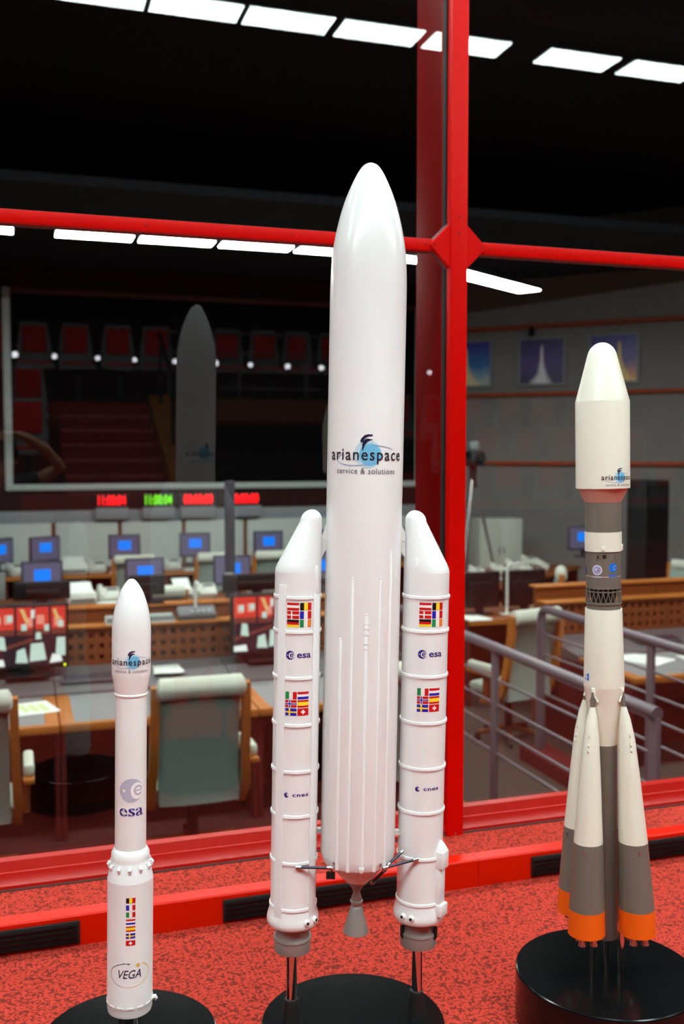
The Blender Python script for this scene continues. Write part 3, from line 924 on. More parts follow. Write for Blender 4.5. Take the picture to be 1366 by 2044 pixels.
# ---------------------------------------------------------------- cream and grey rocket at right
SX, SY = 1.2499, -0.9779
so = thing('rocket_model', 'cream and grey rocket model with four tapering orange-footed boosters, rightmost of three', 'rocket model', (SX, SY, 0), facing(SX, SY), 'launcher scale models')
TS = (0, radians(-1.2), 0)
base_disc(so, 0.204, 0.12)
part(MB().lathe(smoothprof([(0, 1.529), (0.009, 1.5275), (0.0172, 1.5231), (0.025, 1.5155), (0.0302, 1.5057)], 4)[:-1] + [(0.0302, 1.5057), (0.0578, 1.4015), (0.0583, 1.399), (0.0583, 1.211), (0.057, 1.2095)], seg=72), 'payload_fairing', CREAM, so, TS)
part(MB().lathe([(0.0545, 1.2105), (0.0393, 1.180)], seg=64), 'adapter_cone', PINK, so, TS)
part(MB().lathe([(0.0391, 1.1805), (0.0391, 1.1145)], seg=64), 'upper_stage', GREYP, so, TS)
part(MB().lathe([(0.0399, 1.1150), (0.0399, 1.0725)], seg=64), 'stage_band', CREAM, so, TS)
part(MB().lathe([(0.0377, 1.0735), (0.0377, 0.990)], seg=64), 'third_stage', GREYP, so, TS)
part(MB().lathe([(0.0372, 0.960), (0.0392, 0.9595), (0.0392, 0.956), (0.0372, 0.955), (0.0372, 0.943)], seg=64), 'second_ring', GREYP, so, TS)
mb = MB()
for z in (0.992, 0.984):
    mb.lathe([(0.0368, z - 0.0012), (0.0384, z - 0.0012), (0.0384, z + 0.0012), (0.0368, z + 0.0012)], seg=48)
nt_ = 22
for k in range(nt_):
    a0 = 2 * pi * k / nt_; a1 = a0 + pi / nt_; a2 = a0 + 2 * pi / nt_
    Pq = lambda a, z: (0.0378 * cos(a), 0.0378 * sin(a), z)
    mb.tube([Pq(a0, 0.959), Pq(a1, 0.984)], 0.0011, 5); mb.tube([Pq(a1, 0.984), Pq(a2, 0.959)], 0.0011, 5)
    mb.tube([Pq(a1, 0.984), Pq(a1, 0.991)], 0.0009, 5)
part(mb, 'lattice_ring', GREYP, so, TS)
part(MB().lathe([(0.029, 0.992), (0.027, 0.957)], seg=32), 'inner_engine', BLACKM, so, TS)
part(MB().lathe([(0.0372, 0.9445), (0.0399, 0.9445), (0.0402, 0.943), (0.0446, 0.772)], seg=64), 'core_stage', CREAM, so, TS)
part(MB().lathe([(0.0446, 0.7722), (0.0440, 0.768), (0.0280, 0.641)], seg=64), 'core_taper', CREAM, so, TS)
part(MB().lathe([(0.0278, 0.6412), (0.0268, 0.20)], seg=48), 'core_lower', GREYP, so, TS)
for a, m_, dz, sz in ((-pi / 2 - 0.05 + 0.08, CREAM, 1.080, (0.004, 0.009, 0.010)), (-pi / 2 + 1.35, CREAM, 1.081, (0.006, 0.008, 0.014)), (-pi / 2 + 0.08, BLACKM, 1.064, (0.003, 0.008, 0.006)), (-pi / 2 - 0.28, BLACKM, 1.062, (0.003, 0.003, 0.006)), (-pi / 2 + 0.75, STEEL, 1.063, (0.003, 0.003, 0.007))):
    part(MB().box((0.0395 * cos(a), 0.0395 * sin(a), dz), sz, None, Matrix.Rotation(a, 3, 'Z'), 0.0008), 'fitting', m_, so, TS)
part(MB().lathe([(0.0377, 1.0185), (0.0380, 1.0180), (0.0380, 1.0175), (0.0377, 1.0170)], seg=64), 'seam_line', PINK, so, TS)
# boosters: four leaning cones
al = radians(14.9)
for k, (ax_, by_) in enumerate(((-1, -1), (1, -1), (-1, 1), (1, 1))):
    lx = ax_ * cos(al) - by_ * sin(al); ly = ax_ * sin(al) + by_ * cos(al)
    n = 48
    prof = [(0.7562, 0.0028, 0.0330), (0.7235, 0.0056, 0.0340), (0.690, 0.0118, 0.0362), (0.6453, 0.0176, 0.0392), (0.560, 0.0234, 0.0428), (0.4514, 0.0292, 0.0474), (0.4135, 0.0316, 0.0490), (0.2635, 0.0385, 0.0545), (0.2067, 0.0405, 0.0560)]
    prof = [(1.29 - (1.29 - z) * (0.974 if z < 0.7 else 0.985), r, q) for z, r, q in prof]
    def ring(z, r, q):
        return [(lx * q + r * cos(2 * pi * i / n), ly * q + r * sin(2 * pi * i / n), z) for i in range(n)]
    def seg(i0, i1, nm, m_):
        return part(MB().loft([ring(*p) for p in prof[i0:i1 + 1]]), nm, m_, so, TS)
    seg(0, 1, 'booster_tip', GREYP)
    cone = seg(1, 6, 'booster_cone', CREAM)
    seg(6, 7, 'booster_tank', GREYP)
    seg(7, 8, 'booster_skirt', ORANGE)
    part(MB().lathe([(0.034, 0.240), (0.034, 0.2325), (0.0, 0.2325)], c=(lx * 0.056, ly * 0.056, 0), seg=40), 'booster_bottom', STEEL, so, TS)
    for j in range(4):
        a = j * pi / 2 + pi / 4 + al
        part(MB().lathe([(0.006, 0.234), (0.0055, 0.226), (0.0085, 0.212)], c=(lx * 0.056 + 0.018 * cos(a), ly * 0.056 + 0.018 * sin(a), 0), seg=14), 'engine_bell', STEEL, so, TS)
    # little fittings on the outside of each cone
    dvec = Vector((lx, ly, 0)).normalized()
    side = Vector((0, -1, 0)) if by_ < 0 else dvec
    o1 = (dvec * 0.5 + Vector((0, -0.7, 0))).normalized()
    for z, rr in ((0.672, 0.0019), (0.652, 0.0024), (0.640, 0.0020)):
        q = lerp([(p[2], p[0]) for p in prof], z); r = lerp([(p[1], p[0]) for p in prof], z)
        pp = Vector((lx * q, ly * q, z)) + o1 * (r + 0.0006)
        part(MB().tube([pp + Vector((0, 0, 0.005)), pp + o1 * 0.0012, pp - Vector((0, 0, 0.004))], rr, 8, rs=[rr * 0.5, rr, rr * 0.6]), 'fitting', CREAM, so, TS)
    pp = Vector((lx * 0.0495, ly * 0.0495, 0.421)) + o1 * 0.0335
    part(MB().tube([pp + Vector((0, 0, 0.006)), pp - Vector((0, 0, 0.004))], 0.0018, 8), 'fitting', STEEL, so, TS)
    # attachment lug under the core shoulder
    ang = atan2(ly, lx)
    c3 = Vector((cos(ang) * 0.0445, sin(ang) * 0.0445, 0.764))
    mb = MB().box(c3, (0.007, 0.009, 0.018), None, Matrix.Rotation(ang, 3, 'Z'), 0.0015)
    for s_ in (-1, 1):
        t_ = Vector((-sin(ang), cos(ang), 0)) * s_
        mb.tube([c3 + Vector((0, 0, -0.005)), c3 + t_ * 0.008 + Vector((0, 0, -0.016)), c3 + t_ * 0.011 + Vector((0, 0, -0.021))], 0.002, 6)
    part(mb, 'attachment_lug', CREAM, so, TS)
for (x_, y_) in ((-0.03, -0.03), (0.03, -0.03), (0.0, 0.04)):
    MB().lathe([(0.007, 0.1195), (0.007, 0.234)], c=(x_, y_, 0), seg=20).build('post', CHROME, so)
decal('printed_logo', so, wrap(0.0583, 1.234, 0.038), logo_items(0.080), TS)
it = [(disc2d(0, 0, 0.0108), K['white'], 0), (disc2d(0, 0, 0.0092), K['lilac'], 1), (poly2d([(-0.006, -0.006), (0.001, 0.001), (0.0065, 0.005), (0.003, -0.003)]), K['red'], 2), (poly2d([(-0.007, 0.0), (0.002, 0.004), (-0.002, 0.0)]), K['white'], 2), (rect2d(-0.0095, 0.0095, -0.0165, -0.0140), K['fade'], 0)]
decal('emblem_print', so, wrap(0.0377, 1.033, -0.013), it, TS)
it = [(disc2d(0, 0, 0.0098), K['esablue'], 0), (arc2d(0.004, -0.0005, 0.004, 0.0042, 0.0014, 20, 320, 24), K['lilac'], 1), (text2d('esa', 0.021, 0.0068, bold=0.012), K['esablue'], 0)]
it[2] = (move(it[2][0], 0, -0.0172), K['esablue'], 0)
decal('emblem_print', so, wrap(0.0377, 1.038, 0.0225), it, TS)
decal('emblem_print', so, wrap(0.0377, 1.030, -0.0525), [(disc2d(0, 0, 0.0085), K['navy'], 0)], TS)
sc_ = K['esablue']
decal('emblem_print', so, wrap(lambda z: lerp([(0.0402, 0.943), (0.0446, 0.772)], z), 0.7945, -0.0415), [(poly2d([(-0.010, -0.007), (-0.003, -0.005), (-0.006, -0.001)]), sc_, 0), (poly2d([(-0.002, -0.007), (0.006, -0.008), (0.006, 0.009), (-0.001, 0.006), (0.002, -0.001)]), sc_, 0), (poly2d([(-0.007, 0.001), (-0.003, 0.001), (-0.002, 0.008)]), K['lilac'], 0)], TS)

# ================================================================== CONTROL ROOM
FC = FLOOR_C
# ---- big dark screen on the far wall
sc = thing('projection_screen', 'big dark wall screen with pale frame at the far end of the control room', 'screen', (3.2, 12.98, 0))
MB().bb(-3.30, 3.25, -0.02, 0.0, 0.76, 3.68).build('screen_surface', SCREEN, sc)
for nm, b in (('frame_bar', (-3.36, -3.25, -0.05, 0.0, 0.705, 3.735)), ('frame_bar', (-3.25, 3.25, -0.05, 0.0, 0.705, 0.80)), ('frame_bar', (-3.25, 3.25, -0.05, 0.0, 3.65, 3.735)), ('frame_bar', (3.25, 3.36, -0.05, 0.0, 0.705, 3.735))):
    MB().bb(*b, bevel=0.01).build(nm, FRAMEB if b[4] > 3 else FRAMEW, sc)

# ---- low pale wall below the screen, in panels with dark slots
pw = thing('wall_low', 'low pale panelled wall with dark slots below the big screen', 'wall', (0, 12.3, 0), kind='structure')
xs = [0.50 + 0.953 * k for k in range(-2, 7)]
for k, (a, b) in enumerate(zip(xs[:-1], xs[1:])):
    MB().bb(a + 0.03, b - 0.03, 0.0, 0.1, FC, 0.25, bevel=0.006).build('panel', PALEWALL, pw)
    MB().bb(a, b, 0.02, 0.14, 0.25, 0.425, bevel=0.004).build('cap_panel', PALEDARK, pw)
for x in xs:
    MB().bb(x - 0.03, x + 0.03, 0.03, 0.09, FC, 0.25).build('slot_post', WOODD, pw)

# ---- digital clocks
for i, (x, wd, txt, m, nm) in enumerate(((1.335, 0.42, '11:00:04', LEDRED, 'red digital clock, leftmost of four below the screen'), (2.02, 0.42, '11:00:04', LEDGREEN, 'green digital clock below the big screen'),
                                    (2.615, 0.47, '00:00:00', LEDRED, 'red digital clock just right of the green one'), (3.36, 0.40, '0:00:00', LEDRED, 'red digital clock rightmost of four below the screen'))):
    t = thing('digital_clock', nm, 'clock', (x, 12.24, 0.425), 0, 'digital clocks under the big screen')
    MB().bb(-wd / 2 - 0.02, wd / 2 + 0.02, -0.03, 0.05, 0.04, 0.235, bevel=0.008).build('housing', BLACKM, t)
    MB().bb(-wd / 2 - 0.03, wd / 2 + 0.03, -0.05, 0.05, -0.13, 0.04, bevel=0.008).build('base_box', PALEDARK, t)
    decal('digits', t, lambda px, py, off: (px, -0.0305 - off, 0.135 + py), [(text2d(txt, wd * 0.94, 0.105, bold=0.02), m, 1)])

# ---- chairs
def make_chair(label, group):
    t = thing('office_chair', label, 'chair', (0, 0, FC), 0, group)
    n = 8
    # backrest: gently curved upholstered slab
    rings = []
    for k in range(n + 1):
        z = 0.40 + 0.68 * k / n
        y = -0.24 - 0.07 * (k / n) ** 1.5 + 0.03 * sin(pi * k / n)
        rings.append([(-0.235, y - 0.02, z), (-0.1, y - 0.038, z), (0.1, y - 0.038, z), (0.235, y - 0.02, z), (0.235, y + 0.03, z), (0.1, y + 0.02, z), (-0.1, y + 0.02, z), (-0.235, y + 0.03, z)])
    MB().loft(rings).build('backrest', FABRICD, t)
    MB().tube([(-0.245, -0.325, 1.10), (-0.235, -0.328, 1.10), (0.235, -0.328, 1.10), (0.245, -0.325, 1.10)], 0.066, 16, rs=[0.05, 0.066, 0.066, 0.05]).build('head_roll', PADWHITE, t)
    MB().bb(-0.25, 0.25, -0.25, 0.24, 0.40, 0.49, bevel=0.035).build('seat', FABRIC, t)
    for s in (-1, 1):
        pts = [(s * 0.262, -0.335, 1.12), (s * 0.264, -0.325, 0.95), (s * 0.268, -0.285, 0.7), (s * 0.275, -0.245, 0.5), (s * 0.27, -0.16, 0.375), (s * 0.24, 0.06, 0.36)]
        rr = []
        for i, p in enumerate(pts):
            w_ = 0.024; d_ = 0.03 if i < 4 else 0.022
            nxt = Vector(pts[min(i + 1, len(pts) - 1)]); prv = Vector(pts[max(i - 1, 0)])
            tg = (nxt - prv).normalized(); sx = Vector((1, 0, 0)); up = tg.cross(sx).normalized()
            P_ = Vector(p)
            rr.append([P_ + sx * w_ + up * d_, P_ - sx * w_ + up * d_, P_ - sx * w_ - up * d_, P_ + sx * w_ - up * d_])
        MB().loft(rr).build('side_frame', WOOD, t)
        a = MB().bb(s * 0.335 - 0.03, s * 0.335 + 0.03, -0.24, 0.14, 0.60, 0.63, bevel=0.006).build('armrest', WOOD, t)
        MB().bb(s * 0.335 - 0.03, s * 0.335 + 0.03, -0.2, 0.12, 0.63, 0.70, bevel=0.02).build('arm_pad', PADWHITE, a)
        MB().bb(s * 0.32 - 0.02, s * 0.32 + 0.02, -0.12, -0.06, 0.40, 0.60).build('arm_support', WOODD, a)
    MB().tube([(0, 0, 0.40), (0, 0, 0.08)], 0.035, 14).build('pedestal', BLACKM, t)
    for k in range(5):
        a = 2 * pi * k / 5 + 0.3
        leg = MB().tube([(0, 0, 0.1), (0.28 * cos(a), 0.28 * sin(a), 0.07)], 0.022, 8).build('base_leg', WOODD, t)
        MB().tube([(0.28 * cos(a) - 0.012 * sin(a), 0.28 * sin(a) + 0.012 * cos(a), 0.03), (0.28 * cos(a) + 0.012 * sin(a), 0.28 * sin(a) - 0.012 * cos(a), 0.03)], 0.03, 12).build('castor', BLACKM, leg)
    return t
CH = make_chair('sage fabric office chair with wooden sides behind the slim rocket, nearest in view', 'control room chairs')
CH.location = (0.985, 3.1, FC)
def chair(x, y, rz, label):
    return dup(CH, (x, y, FC), rz, label, 'control room chairs')
chair(-0.30, 3.1, 0, 'sage office chair with wooden side at the left edge of the picture')
chair(2.26, 3.12, 0, 'sage office chair glimpsed between the tall rocket and its left booster')
for k, (x, wd) in enumerate(((1.29, 'left'), (2.42, 'middle'), (3.45, 'right'))):
    chair(x, 7.1, radians(random.uniform(-6, 6)), 'sage office chair at the middle desk row, %s of that row' % wd)
for k, x in enumerate((1.43, 2.42, 3.19, 4.42)):
    chair(x, 10.1, radians(random.uniform(-8, 8)), 'sage office chair at the farthest desk row, %s from left' % ORD[k])
chair(3.97, 4.72, radians(14), 'turned office chair with wooden arms behind the grey handrail')
chair(7.30, 6.9, radians(120), 'office chair with pale wood arm at the right picture edge')
chair(5.45, 7.05, radians(60), 'office chair with pale roll beyond the dark monitors')

# ---- front desk row with perforated upstand
def make_desk(label, group):
    t = thing('console_desk', label, 'desk', (0, 0, FC), 0, group)
    Wd = 1.262; h = Wd / 2
    MB().bb(-h, h, 0.0, 0.055, 0.70, 0.752, bevel=0.006).build('front_edge', WOOD, t)
    for s in (-1, 1):
        MB().bb(s * h, s * (h - 0.085), 0.055, 0.80, 0.715, 0.752, bevel=0.004).build('side_edge', WOOD, t)
        MB().bb(s * h, s * (h - 0.03), 0.05, 1.35, 0.0, 0.715).build('side_panel', DARKRED, t)
    MB().bb(-h + 0.085, h - 0.085, 0.055, 0.80, 0.725, 0.748).build('writing_panel', GREYPANEL, t)
    MB().prism([(0.80, 0.70), (0.80, 0.765), (1.36, 0.835), (1.36, 0.70)], 'x', -h, h).build('console_strip', GREYDARK, t)
    MB().bb(-h + 0.03, h - 0.03, 0.70, 0.72, 0.0, 0.70).build('modesty_panel', DARKRED, t)
    return t
def make_upstand(label, group):
    t = thing('desk_upstand', label, 'desk upstand', (0, 0, FC), 0, group)
    Wd = 1.262; h = Wd / 2
    mb = MB()
    for s in (-1, 1):
        MB().bb(s * h, s * (h - 0.03), 1.40, 1.54, 0.0, 1.115).build('side_panel', WOODD, t)
    z0, z1 = 0.835, 1.115
    cols, rows = 16, 3
    px = (Wd - 0.02) / cols; pz = (z1 - z0 - 0.03) / rows
    hx = 0.036; hz = 0.036
    X = [-h]; Z = [z0]
    for i in range(cols):
        c = -h + 0.01 + px * (i + 0.5); X += [c - hx / 2, c + hx / 2]
    X.append(h)
    for j in range(rows):
        c = z0 + 0.015 + pz * (j + 0.5); Z += [c - hz / 2, c + hz / 2]
    Z.append(z1)
    V = {}
    def vv(i, j, k):
        if (i, j, k) not in V:
            V[(i, j, k)] = mb.bm.verts.new((X[i], 1.37 + 0.025 * k, Z[j]))
        return V[(i, j, k)]
    solid = lambda i, j: 0 <= i < len(X) - 1 and 0 <= j < len(Z) - 1 and not (i % 2 == 1 and j % 2 == 1)
    for i in range(len(X) - 1):
        for j in range(len(Z) - 1):
            if not solid(i, j): continue
            mb.bm.faces.new([vv(i, j, 0), vv(i + 1, j, 0), vv(i + 1, j + 1, 0), vv(i, j + 1, 0)])
            mb.bm.faces.new([vv(i, j, 1), vv(i, j + 1, 1), vv(i + 1, j + 1, 1), vv(i + 1, j, 1)])
            for di, dj, e in ((-1, 0, ((0, 0), (0, 1))), (1, 0, ((1, 0), (1, 1))), (0, -1, ((0, 0), (1, 0))), (0, 1, ((0, 1), (1, 1)))):
                if not solid(i + di, j + dj):
                    a, b = [(i + p, j + q) for p, q in e]
                    mb.bm.faces.new([vv(*a, 0), vv(*b, 0), vv(*b, 1), vv(*a, 1)])
    mb.build('perforated_panel', WOODD, t)
    MB().bb(-h, h, 1.34, 1.52, 1.115, 1.135, bevel=0.004).build('ledge', WOOD, t)
    MB().bb(-h, h, 1.54, 1.57, 0.0, 1.235).build('rear_board', WOODD, t)
    MB().bb(-h, h, 1.52, 1.66, 1.235, 1.255, bevel=0.004).build('rear_ledge', WOOD, t)
    return t
DK = make_desk('wooden console desk with grey top behind the slim rocket and nearest chair', 'front row console desks')
DK.location = (0.866, 3.5, FC)
UP = make_upstand('perforated wooden upstand with pale folders behind its holes, left of the tall rocket', 'perforated desk upstands')
UP.location = (0.866, 3.5, FC)
for a_, b_, z_ in ((-0.60, -0.28, 0.84), (-0.2, 0.02, 0.9), (0.1, 0.58, 0.84)):
    MB().bb(a_, b_, 1.44, 1.46, z_, 1.10).build('pale_folder', OFFWHITE, UP)
for x, lb, lu in ((-0.404, 'wooden console desk with grey top at the left picture edge', 'perforated wooden upstand behind the left room video'),
                  (2.136, 'wooden console desk with grey top hidden mostly by the tall rocket', 'perforated wooden upstand hidden behind the tall rocket'),
                  (5.02, 'console desk with papers right of the cream and grey rocket', 'perforated wooden upstand right behind the cream and grey rocket'),
                  (6.29, 'console desk cut by the right picture edge', 'perforated wooden upstand cut by the right picture edge')):
    dup(DK, (x, 3.5, FC), 0, lb, 'front row console desks')
    dup(UP, (x, 3.5, FC), 0, lu, 'perforated desk upstands')

# ---- plain desks of the middle and far rows
def make_desk2(label, group):
    t = thing('desk', label, 'desk', (0, 0, FC), 0, group)
    MB().bb(-0.515, 0.515, 0.0, 0.95, 0.80, 0.84, bevel=0.005).build('desk_top', WOODD, t)
    MB().bb(-0.515, 0.515, -0.012, 0.0, 0.795, 0.84).build('front_edge', WOOD, t)
    MB().bb(-0.50, 0.50, 0.86, 0.90, 0.0, 0.80).build('modesty_panel', WOODD, t)
    for s in (-1, 1):
        MB().bb(s * 0.515, s * 0.485, 0.03, 0.93, 0.0, 0.80).build('side_panel', DARKRED, t)
    MB().bb(-0.515, 0.515, 0.95, 0.965, 0.795, 0.84).build('rear_edge', WOOD, t)
    return t
D2 = make_desk2('brown wooden desk of the middle row, first from left', 'middle and far row desks')
D2.location = (0.24, 7.6, FC)
for k in range(1, 4):
    dup(D2, (0.24 + 1.035 * k, 7.6, FC), 0, 'brown wooden desk of the middle row, %s from left' % ORD[k])
for k in range(6):
    dup(D2, (0.35 + 1.035 * k, 10.6, FC), 0, 'brown wooden desk of the farthest row, %s from left' % ORD[k])

# ---- monitors
def make_monitor(label, wd, ht, group, blue=True, housing=HOUSING, screen=SCRGREY):
    t = thing('monitor', label, 'monitor', (0, 0, 0), 0, group)
    MB().bb(-wd / 2, wd / 2, 0.0, 0.05, 0.10, 0.10 + ht, bevel=0.008).build('housing', housing, t)
    s = MB().bb(-wd / 2 + 0.022, wd / 2 - 0.022, -0.003, 0.004, 0.125, 0.10 + ht - 0.02).build('screen', screen, t)
    if blue:
        MB().bb(-wd * 0.19, wd * 0.21, -0.005, -0.003, 0.10 + ht * 0.38, 0.10 + ht * 0.75).build('screen_window', SCRBLUE, s)
    MB().bb(-0.03, 0.03, 0.03, 0.07, 0.01, 0.2).build('neck', housing, t)
    MB().bb(-0.11, 0.11, -0.04, 0.16, 0.0, 0.014, bevel=0.004).build('foot', housing, t)
    return t
ZT = FC + 0.84
M3 = make_monitor('monitor with blue window on the farthest desk row, first from left', 0.43, 0.34, 'monitors with blue windows')
M3.location = (0.35, 11.05, ZT + 0.04); M3.rotation_euler = (0, 0, radians(25))
for k, x in enumerate((1.39, 2.36, 3.42, 4.35, 5.4)):
    dup(M3, (x, 11.05, ZT + 0.04), radians(random.uniform(-6, 6)), 'monitor with blue window on the farthest desk row, %s from left' % ORD[k + 1])
for k, (x, rz) in enumerate(((0.24, 0), (1.33, 4), (2.31, -5), (3.4, 0))):
    dup(M3, (x, 8.25, ZT), radians(rz), 'monitor with blue window on the middle desk row, %s from left' % ORD[k])
dup(M3, (-0.22, 10.9, ZT + 0.04), radians(40), 'monitor with blue window cut by the left picture edge')
dup(M3, (7.62, 9.5, -0.2), radians(-20), 'bluish monitor behind the cream rocket at right')

def make_video(label):
    t = thing('monitor', label, 'monitor', (0, 0, 0), 0, 'wide monitors with the room video')
    wd, ht = 0.57, 0.47
    MB().bb(-wd / 2, wd / 2, 0.0, 0.06, 0.04, 0.04 + ht, bevel=0.008).build('housing', HOUSINGB, t)
    s = MB().bb(-wd / 2 + 0.02, wd / 2 - 0.02, -0.003, 0.004, 0.07, 0.04 + ht - 0.02).build('screen', mat('video_dark', (40, 8, 14), 0.3, emit=(60, 10, 18), estr=0.6), t)
    V = {}
    for n, c, e in (('vred', (215, 60, 44), 0.9), ('vpink', (238, 150, 130), 0.9), ('vpale', (200, 228, 214), 0.9), ('vdark', (48, 14, 34), 0.7), ('vbrown', (130, 60, 46), 0.7), ('vgold', (230, 190, 120), 0.9), ('vwhite', (236, 250, 244), 0.95)):
        V[n] = MATS.get(n) or mat(n, (20, 16, 18), 0.4, emit=c, estr=e * 1.05)
    it = []
    R = lambda a, b, c, d, n, lay=0: it.append((rect2d(-0.265 + a * 0.53, -0.265 + b * 0.53, 0.07 + c * 0.42, 0.07 + d * 0.42, 1), V[n], lay))
    Q = lambda pts, n, lay=1: it.append((poly2d([(-0.265 + a * 0.53, 0.07 + c * 0.42) for a, c in pts]), V[n], lay))
    R(0, 1, 0.62, 1.0, 'vred'); R(0, 1, 0.0, 0.62, 'vdark'); R(0, 1, 0.52, 0.62, 'vbrown', 1)
    for a, c in ((0.05, 0.7), (0.2, 0.72), (0.5, 0.66), (0.62, 0.7), (0.85, 0.66)):
        R(a, a + 0.1, c, c + 0.16, 'vpink', 1)
    for a, c in ((0.08, 0.8), (0.24, 0.82), (0.42, 0.66), (0.72, 0.64), (0.9, 0.7)):
        R(a, a + 0.07, c - 0.06, c + 0.05, 'vpale', 2)
    for a in (0.33, 0.57, 0.78):
        R(a, a + 0.03, 0.4, 1.0, 'vdark', 3)
    Q([(0.40, 0.98), (0.46, 0.96), (0.52, 0.72), (0.48, 0.72)], 'vgold', 3)
    Q([(0.55, 0.95), (0.6, 0.96), (0.59, 0.8), (0.55, 0.82)], 'vwhite', 3)
    Q([(0.83, 0.95), (0.87, 0.96), (0.92, 0.78), (0.88, 0.77)], 'vgold', 3)
    Q([(0.0, 0.2), (0.0, 0.26), (0.66, 0.50), (0.66, 0.45)], 'vbrown', 2)
    Q([(0.10, 0.30), (0.22, 0.27), (0.20, 0.50), (0.12, 0.52)], 'vpale', 3)
    Q([(0.34, 0.05), (0.50, 0.04), (0.46, 0.30), (0.36, 0.26)], 'vpale', 3)
    Q([(0.52, 0.06), (0.74, 0.08), (0.70, 0.38), (0.54, 0.37)], 'vpale', 4)
    Q([(0.86, 0.14), (0.99, 0.14), (0.99, 0.46), (0.88, 0.46)], 'vpale', 3)
    Q([(0.0, 0.0), (0.2, 0.0), (0.18, 0.12), (0.0, 0.10)], 'vwhite', 3)
    Q([(0.78, 0.02), (0.95, 0.04), (0.93, 0.14), (0.82, 0.18)], 'vwhite', 4)
    Q([(0.60, 0.44), (0.68, 0.44), (0.67, 0.56), (0.61, 0.56)], 'vpale', 3)
    decal('screen_picture', s, lambda x, y, off: (x, -0.0031 - off, y), it)
    MB().bb(-0.05, 0.05, 0.02, 0.07, 0.0, 0.06).build('neck', HOUSINGB, t)
    MB().bb(-0.16, 0.16, -0.06, 0.18, -0.012, 0.008, bevel=0.004).build('foot', HOUSINGB, t)
    MB().box((wd / 2 - 0.03, -0.004, 0.06), (0.012, 0.006, 0.012)).build('power_light', YELLOWED, t)
    return t
VM = make_video('wide monitor showing a red room video at the left picture edge')
VM.location = (0.055, 4.60, -0.313)
dup(VM, (1.83, 4.62, -0.313), 0, 'wide monitor showing a red room video beside the tall rocket')

def black_monitor(x, y, z, wd, ht, rz, label):
    t = thing('monitor', label, 'monitor', (x, y, z), radians(rz), 'black monitors seen from behind')
    MB().bb(-wd / 2, wd / 2, 0.0, 0.05, 0.06, 0.06 + ht, bevel=0.008).build('housing', HOUSINGB, t)
    MB().bb(-wd * 0.3, wd * 0.3, -0.03, 0.0, 0.09, 0.03 + ht * 0.8, bevel=0.01).build('rear_bulge', HOUSINGB, t)
    MB().bb(-0.04, 0.04, -0.01, 0.03, 0.0, 0.1).build('neck', HOUSINGB, t)
    MB().bb(-0.12, 0.12, -0.08, 0.1, 0.0, 0.014).build('foot', HOUSINGB, t)
    return t
ZL = FC + 1.255
black_monitor(0.17, 5.10, ZL, 0.42, 0.14, 0, 'low black screen standing above the left room video')
black_monitor(0.97, 5.10, ZL, 0.28, 0.16, 0, 'low black screen hidden half by the slim rocket nose')
black_monitor(1.86, 5.10, ZL, 0.56, 0.14, 0, 'low dark red-black screen left of the tall rocket booster')
# side desk with two black monitors
for x, y, lb in ((4.42, 5.95, 'plain desk carrying the two black monitors right of the mullion'),):
    dup(D2, (4.60, 5.75, FC), 0, lb)
black_monitor(4.36, 6.1, FC + 0.84, 0.46, 0.36, 3, 'black monitor from behind, just right of the red mullion')
black_monitor(4.86, 6.1, FC + 0.84, 0.46, 0.36, -3, 'black monitor from behind, right one of the pair')
t = thing('cable_stand', 'thin white cable post between the two black monitors', 'stand', (4.61, 6.0, FC + 0.84))
MB().tube([(0, 0, 0.0), (0, 0, 0.46), (0.04, 0, 0.50), (0.2, 0.02, 0.50)], 0.014, 8).build('pole', OFFWHITE, t)
MB().bb(-0.06, 0.06, -0.05, 0.05, 0.0, 0.012).build('foot', OFFWHITE, t)

# ---- telephones
def make_phone(label, m=BEIGE):
    t = thing('telephone', label, 'telephone', (0, 0, 0), 0, 'desk telephones')
    rx = Matrix.Rotation(radians(28), 3, 'X')
    MB().box((0, 0, 0.072), (0.24, 0.20, 0.05), m, rx, 0.01).build('body', m, t)
    MB().box((-0.085, -0.005, 0.112), (0.05, 0.21, 0.035), m, rx, 0.012).build('handset', m, t)
    MB().box((0.04, 0.035, 0.117), (0.12, 0.05, 0.006), GREYDARK, rx).build('display', GREYDARK, t)
    for i in range(3):
        for j in range(3):
            MB().box((0.005 + i * 0.035, -0.055 + j * 0.026, 0.072 + j * 0.0135), (0.024, 0.016, 0.008), PAPER, rx).build('key', PAPER, t)
    MB().box((0, 0, 0.01), (0.2, 0.16, 0.02), m).build('foot', m, t)
    return t
PH = make_phone('beige telephone on the farthest desk row, left of the second monitor')
PH.location = (1.0, 10.85, ZT)
def phone(x, y, z, rz, label):
    return dup(PH, (x, y, z), radians(rz), label, 'desk telephones')
phone(2.0, 10.85, ZT, 8, 'beige telephone left of the third monitor on the farthest row')
phone(3.0, 10.85, ZT, -5, 'beige telephone left of the fourth monitor on the farthest row')
phone(0.93, 8.15, ZT, 6, 'beige telephone left of the slim rocket nose on the middle row')
phone(1.98, 8.15, ZT, 0, 'beige telephone above the grey speakerphone on the middle row')
phone(2.66, 8.1, ZT, 10, 'beige telephone beside the tall rocket booster on the middle row')
phone(-0.02, 10.8, ZT, 30, 'beige telephone near the left picture edge on the farthest row')
